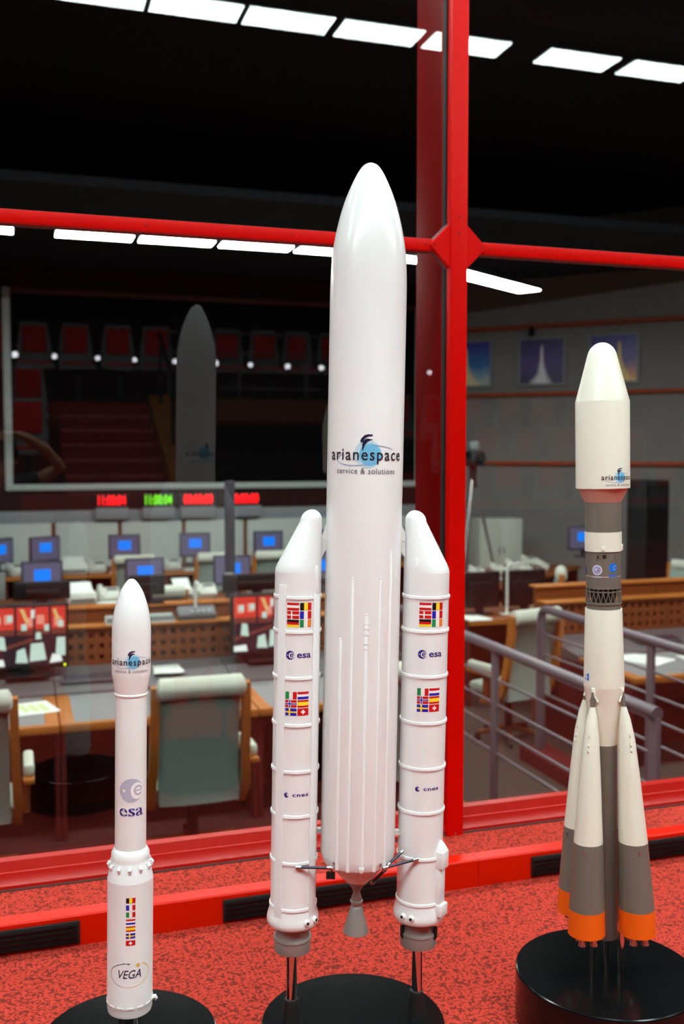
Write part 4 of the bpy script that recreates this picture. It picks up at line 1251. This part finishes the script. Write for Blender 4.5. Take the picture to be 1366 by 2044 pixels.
# ---- fax and printers
def printer(x, y, z, wd, rz, label, name='printer'):
    t = thing(name, label, 'printer', (x, y, z), radians(rz), 'printers on the desks')
    MB().bb(-wd / 2, wd / 2, -0.16, 0.16, 0.0, 0.13, bevel=0.03).build('body', OFFWHITE, t)
    MB().bb(-wd * 0.42, wd * 0.42, -0.165, -0.10, 0.03, 0.06).build('paper_slot', GREYDARK, t)
    MB().box((0, -0.02, 0.165), (wd * 0.75, 0.22, 0.012), PAPER, Matrix.Rotation(radians(22), 3, 'X')).build('paper_tray', PAPER, t)
    return t
printer(0.70, 10.85, ZT, 0.36, 0, 'off-white fax machine between the two left far monitors', 'fax_machine')
printer(0.63, 8.1, ZT, 0.30, 5, 'pale printer with paper tray left of the slim rocket nose')
printer(1.70, 8.1, ZT, 0.24, 0, 'pale printer right of the slim rocket nose on the middle row')
for i, (x, y, z, wd, rz, lb) in enumerate(((1.66, 11.2, ZT, 0.16, 10, 'white sheet lying on the far row near the second monitor'), (1.22, 10.70, ZT, 0.12, -12, 'white papers below the far telephone'), (2.25, 10.75, ZT, 0.2, 6, 'white papers under the third far monitor'),
        (0.9, 7.9, ZT, 0.22, 0, 'white sheet by the middle row telephone'), (0.08, 3.98, FC + 0.7485, 0.24, 8, 'sheet with green print on the grey desk top at left'), (4.86, 4.1, FC + 0.7485, 0.32, 25, 'large white sheet on the desk right of the grey rocket'),
        (5.3, 3.95, FC + 0.7485, 0.24, -10, 'white sheet beside the large sheet at right'), (4.2, 5.88, FC + 0.84, 0.22, 0, 'pale sheet beside the red mullion left of the black monitors'), (1.05, 4.6, FC + 0.805, 0.2, -5, 'white sheet on the console behind the nearest chair'))):
    mb = MB()
    for k in range(3):
        mb.box((0.004 * k, 0.003 * k, 0.001 + 0.002 * k), (wd, wd * 1.35, 0.0016), PAPER, Matrix.Rotation(radians(rz + 4 * k), 3, 'Z'))
    o = mb.build('paper_sheets', PAPER); o.location = (x, y, z + (0.012 if y < 5 and z > FC + 0.79 else 0.0))
    tag(o, lb, 'paper', 'papers on the desks')
    if 'green' in lb:
        for k in range(3):
            p_ = MB().box((-0.065 + 0.062 * k, 0.0, 0.0065), (0.045, 0.2, 0.0006), PAPERG, Matrix.Rotation(radians(rz + 8), 3, 'Z')).build('green_print', PAPERG, o)
# ---- speakerphone with gooseneck, tray, keyboards
t = thing('speakerphone', 'grey speakerphone on the wooden ledge of the front desk row', 'speakerphone', (1.33, 4.93, FC + 1.135))
MB().box((0, 0, 0.045), (0.30, 0.14, 0.06), GREYDARK, Matrix.Rotation(radians(25), 3, 'X'), 0.012).build('body', GREYDARK, t)
for k in range(4):
    MB().box((-0.04 + 0.045 * k, -0.04, 0.065), (0.026, 0.05, 0.012), GREYPANEL, Matrix.Rotation(radians(25), 3, 'X')).build('key', GREYPANEL, t)
MB().bb(-0.14, 0.14, -0.06, 0.06, 0.0, 0.02).build('foot', GREYDARK, t)
MB().tube([(0.0, 0.03, 0.05), (0.0, 0.03, 0.24), (0.01, 0.02, 0.28)], 0.013, 8).build('gooseneck', OFFWHITE, t)
t = thing('document_tray', 'pale document tray on the ledge behind the slim rocket', 'tray', (0.89, 4.92, FC + 1.135))
MB().bb(-0.26, 0.26, -0.07, 0.07, 0.0, 0.012).build('tray_floor', PALEWALL, t)
MB().bb(-0.26, 0.26, 0.06, 0.07, 0.012, 0.05).build('tray_rim', PALEWALL, t)
MB().bb(-0.26, 0.26, -0.07, -0.06, 0.012, 0.05).build('tray_rim', GREYPANEL, t)
for x, lb in ((0.50, 'dark grey keyboard on the console strip left of the slim rocket'), (5.3, 'dark grey keyboard on the console strip at right')):
    t = thing('keyboard', lb, 'keyboard', (x, 4.52, FC + 0.80), 0, 'desk keyboards')
    MB().box((0, 0, 0.014), (0.44, 0.15, 0.018), GREYDARK, Matrix.Rotation(radians(7), 3, 'X'), 0.004).build('body', GREYDARK, t)
    for j in range(4):
        MB().box((0, -0.05 + 0.033 * j, 0.020 + 0.004 * j), (0.41, 0.024, 0.008), HOUSING, Matrix.Rotation(radians(7), 3, 'X')).build('key_row', HOUSING, t)
# dark upright post
t = thing('equipment_post', 'dark upright post standing left of the tall rocket booster', 'post', (1.74, 5.6, FC))
MB().bb(-0.042, 0.042, -0.03, 0.03, 0.01, 2.2, bevel=0.008).build('pole', HOUSING, t)
MB().bb(-0.18, 0.18, -0.18, 0.18, 0.0, 0.012).build('foot', HOUSING, t)
MB().bb(-0.05, 0.02, -0.05, -0.03, 1.33, 1.41).build('switch_box', OFFWHITE, t)

# ---- slanted row with telephones at right, cabinet, tripod
sd = dup(D2, (6.35, 8.55, FC), radians(38), 'slanting desk crowded with telephones right of the mullion')
sd2 = dup(D2, (7.17, 9.19, FC), radians(38), 'slanting desk crowded with telephones behind the grey rocket')
sd3 = dup(D2, (5.53, 7.91, FC), radians(38), 'slanting desk end just right of the red mullion')
R38 = Matrix.Rotation(radians(38), 3, 'Z')
lbs = ['white', 'dark', 'beige', 'grey', 'dark', 'white', 'grey', 'dark', 'beige', 'grey']
for k in range(10):
    p = Vector((5.53, 7.91, 0)) + R38 @ Vector((-0.35 + 0.27 * k, 0.25 + 0.28 * (k % 2), 0))
    q = dup(PH, (p.x, p.y, ZT), radians(38 + random.uniform(-25, 25)), 'telephone on the slanting desk at right, %s from the mullion' % ORD[k], 'telephones on the slanting desk')
cab = thing('cabinet', 'beige low cabinet beyond the slanting desk', 'cabinet', (7.02, 11.05, FC))
MB().bb(-0.36, 0.36, -0.2, 0.2, 0.0, 1.43, bevel=0.008).build('body', BEIGE, cab)
for s in (-1, 1):
    d_ = MB().bb(s * 0.01, s * 0.345, -0.215, -0.2, 0.05, 1.40, bevel=0.004).build('door', BEIGE, cab)
    MB().bb(s * 0.03, s * 0.045, -0.23, -0.215, 0.9, 1.0).build('handle', GREYDARK, d_)
dc = thing('equipment_cabinet', 'tall black equipment cabinet right of the cream rocket', 'cabinet', (7.55, 7.9, FC))
MB().bb(-0.17, 0.17, -0.2, 0.2, 0.0, 2.1, bevel=0.01).build('body', BLACKM, dc)
MB().bb(-0.16, 0.16, -0.215, -0.2, 0.05, 2.05).build('door', HOUSINGB, dc)
tp = thing('camera_tripod', 'camera on a tall tripod right of the red mullion', 'tripod', (6.17, 10.08, FC))
for k in range(3):
    a = radians(-20 + 120 * k)
    lg = MB().tube([(0.03 * cos(a), 0.03 * sin(a), 2.05), (0.32 * cos(a), 0.32 * sin(a), 0.75)], 0.022, 10).build('leg', STEEL, tp)
    MB().tube([(0.31 * cos(a), 0.31 * sin(a), 0.8), (0.46 * cos(a), 0.46 * sin(a), 0.012)], 0.015, 10).build('leg_tube', STEEL, lg)
MB().tube([(0, 0, 1.95), (0, 0, 2.25)], 0.05, 12).build('column', BLACKM, tp)
hd = MB().bb(-0.12, 0.10, -0.2, 0.14, 2.25, 2.46, bevel=0.03).build('video_camera', BLACKM, tp)
MB().bb(-0.06, 0.08, -0.05, 0.09, 2.47, 2.60, bevel=0.03).build('viewfinder', GREYPANEL, hd)
MB().tube([(0, -0.2, 2.36), (0, -0.30, 2.36)], 0.06, 14).build('lens', BLACKM, hd)

# ---- handrails
def rail_set(name, x, y0, y1, posts, ztop, label, corner=False, zfoot=FC):
    t = thing(name, label, 'handrail', (x, y0, zfoot), 0, 'grey tubular handrails')
    L = y1 - y0
    H_ = ztop - zfoot
    pts = [(0, 0, H_), (0, L - 0.10, H_)]
    if corner:
        pts += [(0, L - 0.05, H_ - 0.012), (0, L - 0.015, H_ - 0.045), (0, L, H_ - 0.10), (0, L, 0.0)]
    else:
        pts = [(0, 0, H_), (0, L, H_)]
    MB().tube(pts, 0.032, 14).build('top_rail', RAILGREY, t)
    for py in posts:
        MB().bb(-0.012, 0.012, py - y0 - 0.035, py - y0 + 0.035, 0.0, H_ - 0.02, bevel=0.003).build('post', RAILGREY, t)
    for k in range(4):
        z = H_ - 0.20 - 0.155 * k
        MB().tube([(0, 0.02, z), (0, L - 0.01, z)], 0.009, 8).build('rod', RAILGREY, t)
    return t
rail_set('handrail', 2.83, 1.05, 6.5, (1.07, 2.72, 4.6, 6.4), 0.068, 'nearer grey tubular handrail with slim rods right of the mullion', False, FC)
rail_set('handrail', 3.90, 0.5, 4.06, (0.6, 2.62, 4.03), 0.068, 'farther grey handrail with rounded corner behind the cream rocket', True, FC + 0.11)
struct('trim_4', MB().bb(3.78, 4.02, 0.3, 4.16, FC, FC + 0.11), DARKRED, label='dark red plinth under the farther handrail', cat='plinth')

# ---- orange rails and posters on the slanting right wall
def wall_pt(s, off, z):
    """point on the slanting wall: s metres from the corner, off metres in front of it"""
    return Vector((6.852 + s * cos(radians(45)) - off * sin(radians(45)), 13.0 - s * sin(radians(45)) - off * cos(radians(45)), z))
for z, nm in ((3.322, 'top'), (2.228, 'middle'), (1.105, 'bottom')):
    t = thing('wall_rail', 'orange wooden wall rail, %s of three on the grey wall' % nm, 'rail', wall_pt(0.1, 0.05, z), radians(-45), 'orange wall rails')
    MB().tube([(0, 0, 0), (5.6, 0, 0)], 0.036, 12).build('bar', RAILORANGE, t)
    for k in range(5):
        MB().bb(0.4 + k * 1.2, 0.44 + k * 1.2, 0.0, 0.05, -0.02, 0.02).build('bracket', BLACKM, t)
def poster_mat(name, top, mid, low, flame, fx, fw, fy=0.35):
    m = mat(name, top, 0.35)
    nt = m.node_tree
    b = nt.nodes['Principled BSDF']
    N = nt.nodes.new; L = nt.links.new
    tc = N('ShaderNodeTexCoord'); sp = N('ShaderNodeSeparateXYZ'); L(tc.outputs['Generated'], sp.inputs[0])
    cr = N('ShaderNodeValToRGB')
    cr.color_ramp.elements[0].position = 0.05; cr.color_ramp.elements[0].color = (*lin(low), 1)
    cr.color_ramp.elements[1].position = 0.95; cr.color_ramp.elements[1].color = (*lin(top), 1)
    e = cr.color_ramp.elements.new(0.45); e.color = (*lin(mid), 1)
    nz = N('ShaderNodeTexNoise'); nz.inputs['Scale'].default_value = 6.0; L(tc.outputs['Generated'], nz.inputs['Vector'])
    ad = N('ShaderNodeMath'); ad.operation = 'MULTIPLY_ADD'; ad.inputs[1].default_value = 0.35
    sb = N('ShaderNodeMath'); sb.operation = 'SUBTRACT'; sb.inputs[1].default_value = 0.17
    L(nz.outputs['Fac'], ad.inputs[0]); L(sp.outputs['Z'], ad.inputs[2]); L(ad.outputs[0], sb.inputs[0]); L(sb.outputs[0], cr.inputs[0])
    # flame / smoke: wide near the bottom, thin upward
    dx = N('ShaderNodeMath'); dx.operation = 'SUBTRACT'; dx.inputs[1].default_value = fx; L(sp.outputs['X'], dx.inputs[0])
    ax = N('ShaderNodeMath'); ax.operation = 'ABSOLUTE'; L(dx.outputs[0], ax.inputs[0])
    hz = N('ShaderNodeMapRange'); hz.inputs[1].default_value = 0.0; hz.inputs[2].default_value = 0.85; hz.inputs[3].default_value = 1.0; hz.inputs[4].default_value = 0.0
    L(sp.outputs['Z'], hz.inputs[0])
    pwz = N('ShaderNodeMath'); pwz.operation = 'POWER'; pwz.inputs[1].default_value = 3.2; L(hz.outputs[0], pwz.inputs[0])
    wz = N('ShaderNodeMath'); wz.operation = 'MULTIPLY_ADD'; wz.inputs[1].default_value = fw * 1.3; wz.inputs[2].default_value = 0.035; L(pwz.outputs[0], wz.inputs[0])
    dv = N('ShaderNodeMath'); dv.operation = 'DIVIDE'; L(ax.outputs[0], dv.inputs[0]); L(wz.outputs[0], dv.inputs[1])
    n2 = N('ShaderNodeMath'); n2.operation = 'MULTIPLY_ADD'; n2.inputs[1].default_value = -0.7; L(nz.outputs['Fac'], n2.inputs[0]); L(dv.outputs[0], n2.inputs[2])
    fr = N('ShaderNodeMapRange'); fr.inputs[1].default_value = 0.1; fr.inputs[2].default_value = 0.75; fr.inputs[3].default_value = 1; fr.inputs[4].default_value = 0
    L(n2.outputs[0], fr.inputs[0])
    up = N('ShaderNodeMapRange'); up.inputs[1].default_value = 0.78; up.inputs[2].default_value = 0.9; up.inputs[3].default_value = 1; up.inputs[4].default_value = 0
    L(sp.outputs['Z'], up.inputs[0])
    mu = N('ShaderNodeMath'); mu.operation = 'MULTIPLY'; L(fr.outputs[0], mu.inputs[0]); L(up.outputs[0], mu.inputs[1])
    mx = N('ShaderNodeMix'); mx.data_type = 'RGBA'; mx.inputs[7].default_value = (*lin(flame), 1)
    L(mu.outputs[0], mx.inputs[0]); L(cr.outputs[0], mx.inputs[6]); L(mx.outputs[2], b.inputs['Base Color'])
    return m
for s, wd, lb, pm in ((0.62, 0.80, 'framed blue launch photograph beside the mullion', poster_mat('launch_photo_blue', (70, 66, 170), (60, 130, 200), (190, 200, 190), (244, 224, 176), 0.42, 0.3)),
                  (1.85, 0.80, 'framed violet night launch photograph, middle of three on the wall', poster_mat('launch_photo_violet', (70, 60, 120), (90, 70, 140), (60, 46, 96), (244, 240, 250), 0.5, 0.2)),
                  (3.0, 0.80, 'framed orange-flame launch photograph behind the cream rocket', poster_mat('launch_photo_orange', (50, 36, 150), (80, 40, 140), (230, 140, 60), (255, 214, 110), 0.62, 0.3))):
    t = thing('framed_photograph', lb, 'picture', wall_pt(s, 0.02, 2.355), radians(-45), 'framed launch photographs')
    MB().bb(-wd / 2 + 0.045, wd / 2 - 0.045, -0.022, -0.012, 0.045, 0.755).build('photo_print', pm, t)
    MB().bb(-wd / 2, wd / 2, -0.012, 0.01, 0.0, 0.80).build('backing', GREYPANEL, t)
    for b in ((-wd / 2, wd / 2, 0.0, 0.045), (-wd / 2, wd / 2, 0.755, 0.80), (-wd / 2, -wd / 2 + 0.045, 0.045, 0.755), (wd / 2 - 0.045, wd / 2, 0.045, 0.755)):
        MB().bb(b[0], b[1], -0.035, -0.012, b[2], b[3]).build('frame_bar', GREYPANEL, t)
t = thing('spotlight', 'small dark spotlight clipped to the top orange rail', 'spotlight', wall_pt(1.7, 0.09, 3.30), radians(-45))
MB().tube([(0, -0.02, 0.0), (0.02, -0.10, -0.12)], 0.045, 12, rs=[0.03, 0.05]).build('lamp_head', BLACKM, t)
MB().bb(-0.03, 0.03, -0.03, 0.05, -0.02, 0.06).build('clip', RAILORANGE, t)

# ================================================================== GALLERY BEHIND THE CAMERA (seen mirrored in the glass)
struct('floor_tribune', MB().bb(-5, 1.6, -13, -9.0, 0.0, 1.86).bb(1.6, 4.25, -13, -9.0, 1.64, 1.86).bb(-5, 0.45, -9.0, -8.1, 0.0, 1.26).bb(-5, 0.45, -8.1, -7.2, 0.0, 0.86).bb(4.25, 8, -13, -8.55, 0.0, 1.05).bb(4.25, 8, -8.55, -7.65, 0.0, 0.62).bb(4.25, 8, -7.65, -6.7, 0.0, 0.25), CARPETS)
NOSING = mat('stair_nosing', (196, 90, 84), 0.6)
st = thing('trim_5', 'red carpeted stairs with orange wooden stringer mirrored in the glass', 'stairs', (0.98, -9.0, 0), kind='structure')
for k in range(11):
    MB().bb(-0.52, 0.50, 0.30 * k, 0.30 * (k + 1), 0.0, 1.86 - 0.161 * (k + 1)).build('step', CARPETS, st)
    MB().bb(-0.52, 0.50, 0.30 * k + 0.26, 0.30 * (k + 1) + 0.006, 1.86 - 0.161 * (k + 1) - 0.03, 1.86 - 0.161 * (k + 1) + 0.004).build('nosing', NOSING, st)
MB().prism([(0.0, 1.95), (0.0, 1.56), (3.05, 0.0), (3.55, 0.0), (3.45, 0.10)], 'x', 0.502, 0.74).build('stringer', WOOD, st)
struct('trim_6', MB().bb(1.6, 4.25, -9.02, -8.96, 1.66, 1.92), WOODD, label='brown wooden fascia of the seating platform', cat='fascia')
struct('wall_recess', MB().bb(1.6, 4.25, -10.6, -10.5, 0.0, 1.64), BLACKW)

def make_seat():
    t = thing('tribune_seat', 'red padded seat with grey shell in the tribune mirrored by the window', 'seat', (0, 0, 0), pi, 'red tribune seats mirrored in the glass')
    # built facing -y then turned; the seat faces the window (+y)
    MB().prism([(-0.19, 0.42), (0.19, 0.42), (0.205, 0.60), (0.15, 0.98), (-0.15, 0.98), (-0.205, 0.60)], 'y', 0.20, 0.25).build('back_shell', SEATGREY, t)
    MB().bb(-0.14, 0.14, 0.165, 0.20, 0.62, 0.94, bevel=0.015).build('back_pad', SEATRED, t)
    MB().bb(-0.21, 0.21, -0.2, 0.22, 0.40, 0.45, bevel=0.012).build('seat_shell', SEATGREY, t)
    MB().bb(-0.18, 0.18, -0.18, 0.18, 0.45, 0.49, bevel=0.015).build('seat_pad', SEATRED, t)
    MB().bb(-0.03, 0.03, -0.06, 0.06, 0.0, 0.40).build('pedestal', BLACKM, t)
    return t
ST = make_seat()
spots = [(x, -9.55, 1.86) for x in (-0.25, 0.23, 0.71, 1.21, 1.68, 2.13, 2.575, 3.05, 3.5, 3.96)]
spots += [(0.14, -8.55, 1.26), (-0.40, -8.55, 1.26), (0.12, -7.65, 0.86), (-0.42, -7.65, 0.86)]
for k in range(6):
    spots.append((4.75 + 0.53 * k, -9.15, 1.05)); spots.append((5.0 + 0.53 * k, -8.15, 0.62))
for k in range(6):
    spots.append((4.8 + 0.53 * k, -7.2, 0.25))
ST.location = spots[0]
def seat_label(i):
    if i < 10: return 'red padded seat of the top tribune row mirrored in glass, %s from left' % ORD[i]
    if i < 12: return 'red padded seat left of the mirrored stairs, upper tier, %s from the stairs' % ORD[i - 10]
    if i < 14: return 'red padded seat left of the mirrored stairs, lower tier, %s from the stairs' % ORD[i - 12]
    if i < 26: return 'red padded seat faintly mirrored right of the mullion, %s row, %s from the left' % (('upper', 'middle')[i % 2], ORD[(i - 14) // 2])
    return 'red padded seat faintly mirrored right of the mullion, lowest row, %s from the left' % ORD[i - 26]
ST['label'] = seat_label(0)
for i, p in enumerate(spots[1:]):
    dup(ST, p, pi, seat_label(i + 1))
# grey guard rail on the platform edge
gr = thing('guard_rail', 'grey guard rail of the tribune platform mirrored behind the tall rocket ghost', 'railing', (1.75, -9.16, 1.86))
MB().tube([(0, 0, 0.0), (0, 0, 0.86), (2.5, 0, 0.86), (2.5, 0, 0.0)], 0.025, 10).build('top_rail', RAILGREY, gr)
for z in (0.2, 0.4, 0.62):
    MB().tube([(0, 0, z), (2.5, 0, z)], 0.012, 8).build('rod', RAILGREY, gr)
for x in (0.85, 1.7):
    MB().tube([(x, 0, 0.0), (x, 0, 0.86)], 0.02, 8).build('post', RAILGREY, gr)
hr = thing('stair_handrail', 'black sloping handrail beside the mirrored stairs', 'handrail', (1.60, -9.0, 0))
MB().tube([(0, 0.1, 2.65), (0, 3.2, 0.90)], 0.025, 10).build('top_rail', BLACKM, hr)
for k in range(4):
    y = 0.2 + 0.9 * k
    MB().tube([(0.0, y, 1.95 - 0.536 * y), (0.0, y, 2.62 - 0.565 * y)], 0.02, 8).build('post', BLACKM, hr)
# small round lamps along the front seats
bx = [0.009, 0.437, 0.915, 1.336, 1.803, 2.287, 2.71, 3.174, 3.604, 4.1, 4.58, 5.05]
for k, x in enumerate(bx):
    t = thing('globe_lamp', 'small round white lamp mirrored in the glass, %s from the left in its row' % ORD[k], 'lamp', (x, -9.04, 1.86), 0, 'small round lamps mirrored in the glass')
    z = 0.52 - 0.007 * k
    MB().tube([(0, 0, 0), (0, 0, z - 0.02)], 0.012, 8).build('stem', BLACKM, t)
    r = random.uniform(0.026, 0.038)
    MB().lathe([(0, -r), (r * 0.5, -r * 0.87), (r * 0.87, -r * 0.5), (r, 0), (r * 0.87, r * 0.5), (r * 0.5, r * 0.87), (0, r)], c=(0, 0, z), seg=14).build('bulb', BULB, t)

# ---- photographer, seen only as a dim reflection
F = Vector((sin(radians(18)), cos(radians(18)), 0))
ph = thing('person', 'photographer in dark clothes holding a camera to the face, mirrored at left', 'person', (CAM.x - 0.30 * F.x, CAM.y - 0.30 * F.y, 0), radians(-18))
def limb(mb, pts, rs):
    mb.tube(pts, 0.05, 12, rs=rs)
def blob(mb, c, s):
    P_ = [(0, -1)] + [(cos(a), sin(a)) for a in [radians(-75 + 15 * i) for i in range(11)]] + [(0, 1)]
    mb.lathe([(r, z) for r, z in P_], c=c, seg=20, M=Matrix.Diagonal((*s, 1)))
body = MB()
limb(body, [(0, -0.06, 0.66), (0, -0.06, 0.76), (0, -0.07, 0.92), (0, -0.07, 1.06), (0, -0.06, 1.12), (0, -0.04, 1.17), (0, -0.02, 1.24)], [0.10, 0.125, 0.115, 0.13, 0.11, 0.055, 0.05])
blob(body, (0, -0.005, 1.305), (0.068, 0.085, 0.10))
limb(body, [(0, 0.07, 1.31), (0, 0.092, 1.287)], [0.012, 0.014])
for s in (-1, 1):
    blob(body, (s * 0.07, -0.01, 1.30), (0.012, 0.02, 0.03))
    limb(body, [(s * 0.07, -0.06, 0.70), (s * 0.085, -0.04, 0.40), (s * 0.09, -0.07, 0.09)], [0.075, 0.055, 0.04])
    limb(body, [(s * 0.09, -0.10, 0.045), (s * 0.10, 0.08, 0.035)], [0.042, 0.034])
# right arm: elbow out, hand on top of the upright camera; left arm under the lens
limb(body, [(0.10, -0.06, 1.10), (0.17, -0.05, 1.10), (0.25, 0.02, 1.14), (0.325, 0.09, 1.205), (0.22, 0.14, 1.30), (0.10, 0.16, 1.375), (0.05, 0.165, 1.385)], [0.05, 0.05, 0.042, 0.036, 0.034, 0.026, 0.026])
limb(body, [(-0.10, -0.06, 1.10), (-0.16, -0.05, 1.08), (-0.17, 0.02, 0.98), (-0.15, 0.09, 0.93), (-0.09, 0.15, 1.05), (-0.04, 0.19, 1.165), (-0.02, 0.195, 1.19)], [0.05, 0.05, 0.042, 0.036, 0.032, 0.025, 0.026])
for i in range(4):
    x0 = 0.055 - 0.02 * i
    limb(body, [(0.055 - 0.012 * i, 0.155 + 0.006 * i, 1.392), (x0 - 0.01, 0.175, 1.398), (x0 - 0.035, 0.178, 1.386), (x0 - 0.045, 0.172, 1.37)], [0.011, 0.0105, 0.0095, 0.008])
    limb(body, [(-0.035 + 0.012 * i, 0.20, 1.20), (-0.045 + 0.022 * i, 0.225, 1.225), (-0.045 + 0.024 * i, 0.225, 1.245)], [0.011, 0.010, 0.008])
limb(body, [(0.06, 0.15, 1.375), (0.045, 0.125, 1.365), (0.03, 0.115, 1.35)], [0.012, 0.011, 0.009])
limb(body, [(-0.03, 0.185, 1.19), (-0.055, 0.17, 1.215), (-0.06, 0.165, 1.24)], [0.013, 0.011, 0.009])
bo = body.build('body', SKIN, ph)
rm = bo.modifiers.new('remesh', 'REMESH'); rm.mode = 'VOXEL'; rm.voxel_size = 0.008; rm.use_smooth_shade = True
shirt = MB()
limb(shirt, [(0, -0.06, 0.70), (0, -0.06, 0.76), (0, -0.07, 0.92), (0, -0.07, 1.06), (0, -0.06, 1.12), (0, -0.045, 1.155)], [0.13, 0.142, 0.132, 0.146, 0.126, 0.075])
limb(shirt, [(0.09, -0.06, 1.09), (0.17, -0.05, 1.10), (0.24, 0.01, 1.135)], [0.066, 0.066, 0.056])
limb(shirt, [(-0.09, -0.06, 1.09), (-0.16, -0.05, 1.08), (-0.17, 0.01, 0.99)], [0.066, 0.066, 0.056])
s_o = shirt.build('shirt', SHIRT, ph)
rm = s_o.modifiers.new('remesh', 'REMESH'); rm.mode = 'VOXEL'; rm.voxel_size = 0.01; rm.use_smooth_shade = True
tr = MB()
limb(tr, [(0, -0.06, 0.62), (0, -0.06, 0.75)], [0.12, 0.13])
for s in (-1, 1):
    limb(tr, [(s * 0.07, -0.06, 0.70), (s * 0.085, -0.04, 0.40), (s * 0.09, -0.07, 0.07)], [0.09, 0.07, 0.06])
t_o = tr.build('trousers', TROUS, ph)
rm = t_o.modifiers.new('remesh', 'REMESH'); rm.mode = 'VOXEL'; rm.voxel_size = 0.01; rm.use_smooth_shade = True
ha = MB()
blob(ha, (0, -0.022, 1.325), (0.076, 0.088, 0.094))
ha.build('hair', HAIR, ph)
for s in (-1, 1):
    MB().bb(s * 0.09 - 0.045, s * 0.09 + 0.045, -0.14, 0.12, 0.0, 0.075, bevel=0.03).build('shoe', BLACKM, ph)
pc = thing('photo_camera', 'black camera held upright by the mirrored photographer', 'camera', (CAM.x - 0.30 * F.x, CAM.y - 0.30 * F.y, 1.29), radians(-18))
MB().bb(-0.048, 0.048, 0.11, 0.165, -0.07, 0.07, bevel=0.01).build('body', BLACKM, pc)
MB().tube([(0, 0.165, 0), (0, 0.215, 0), (0, 0.25, 0)], 0.034, 24, rs=[0.033, 0.034, 0.031]).build('lens', BLACKG, pc)
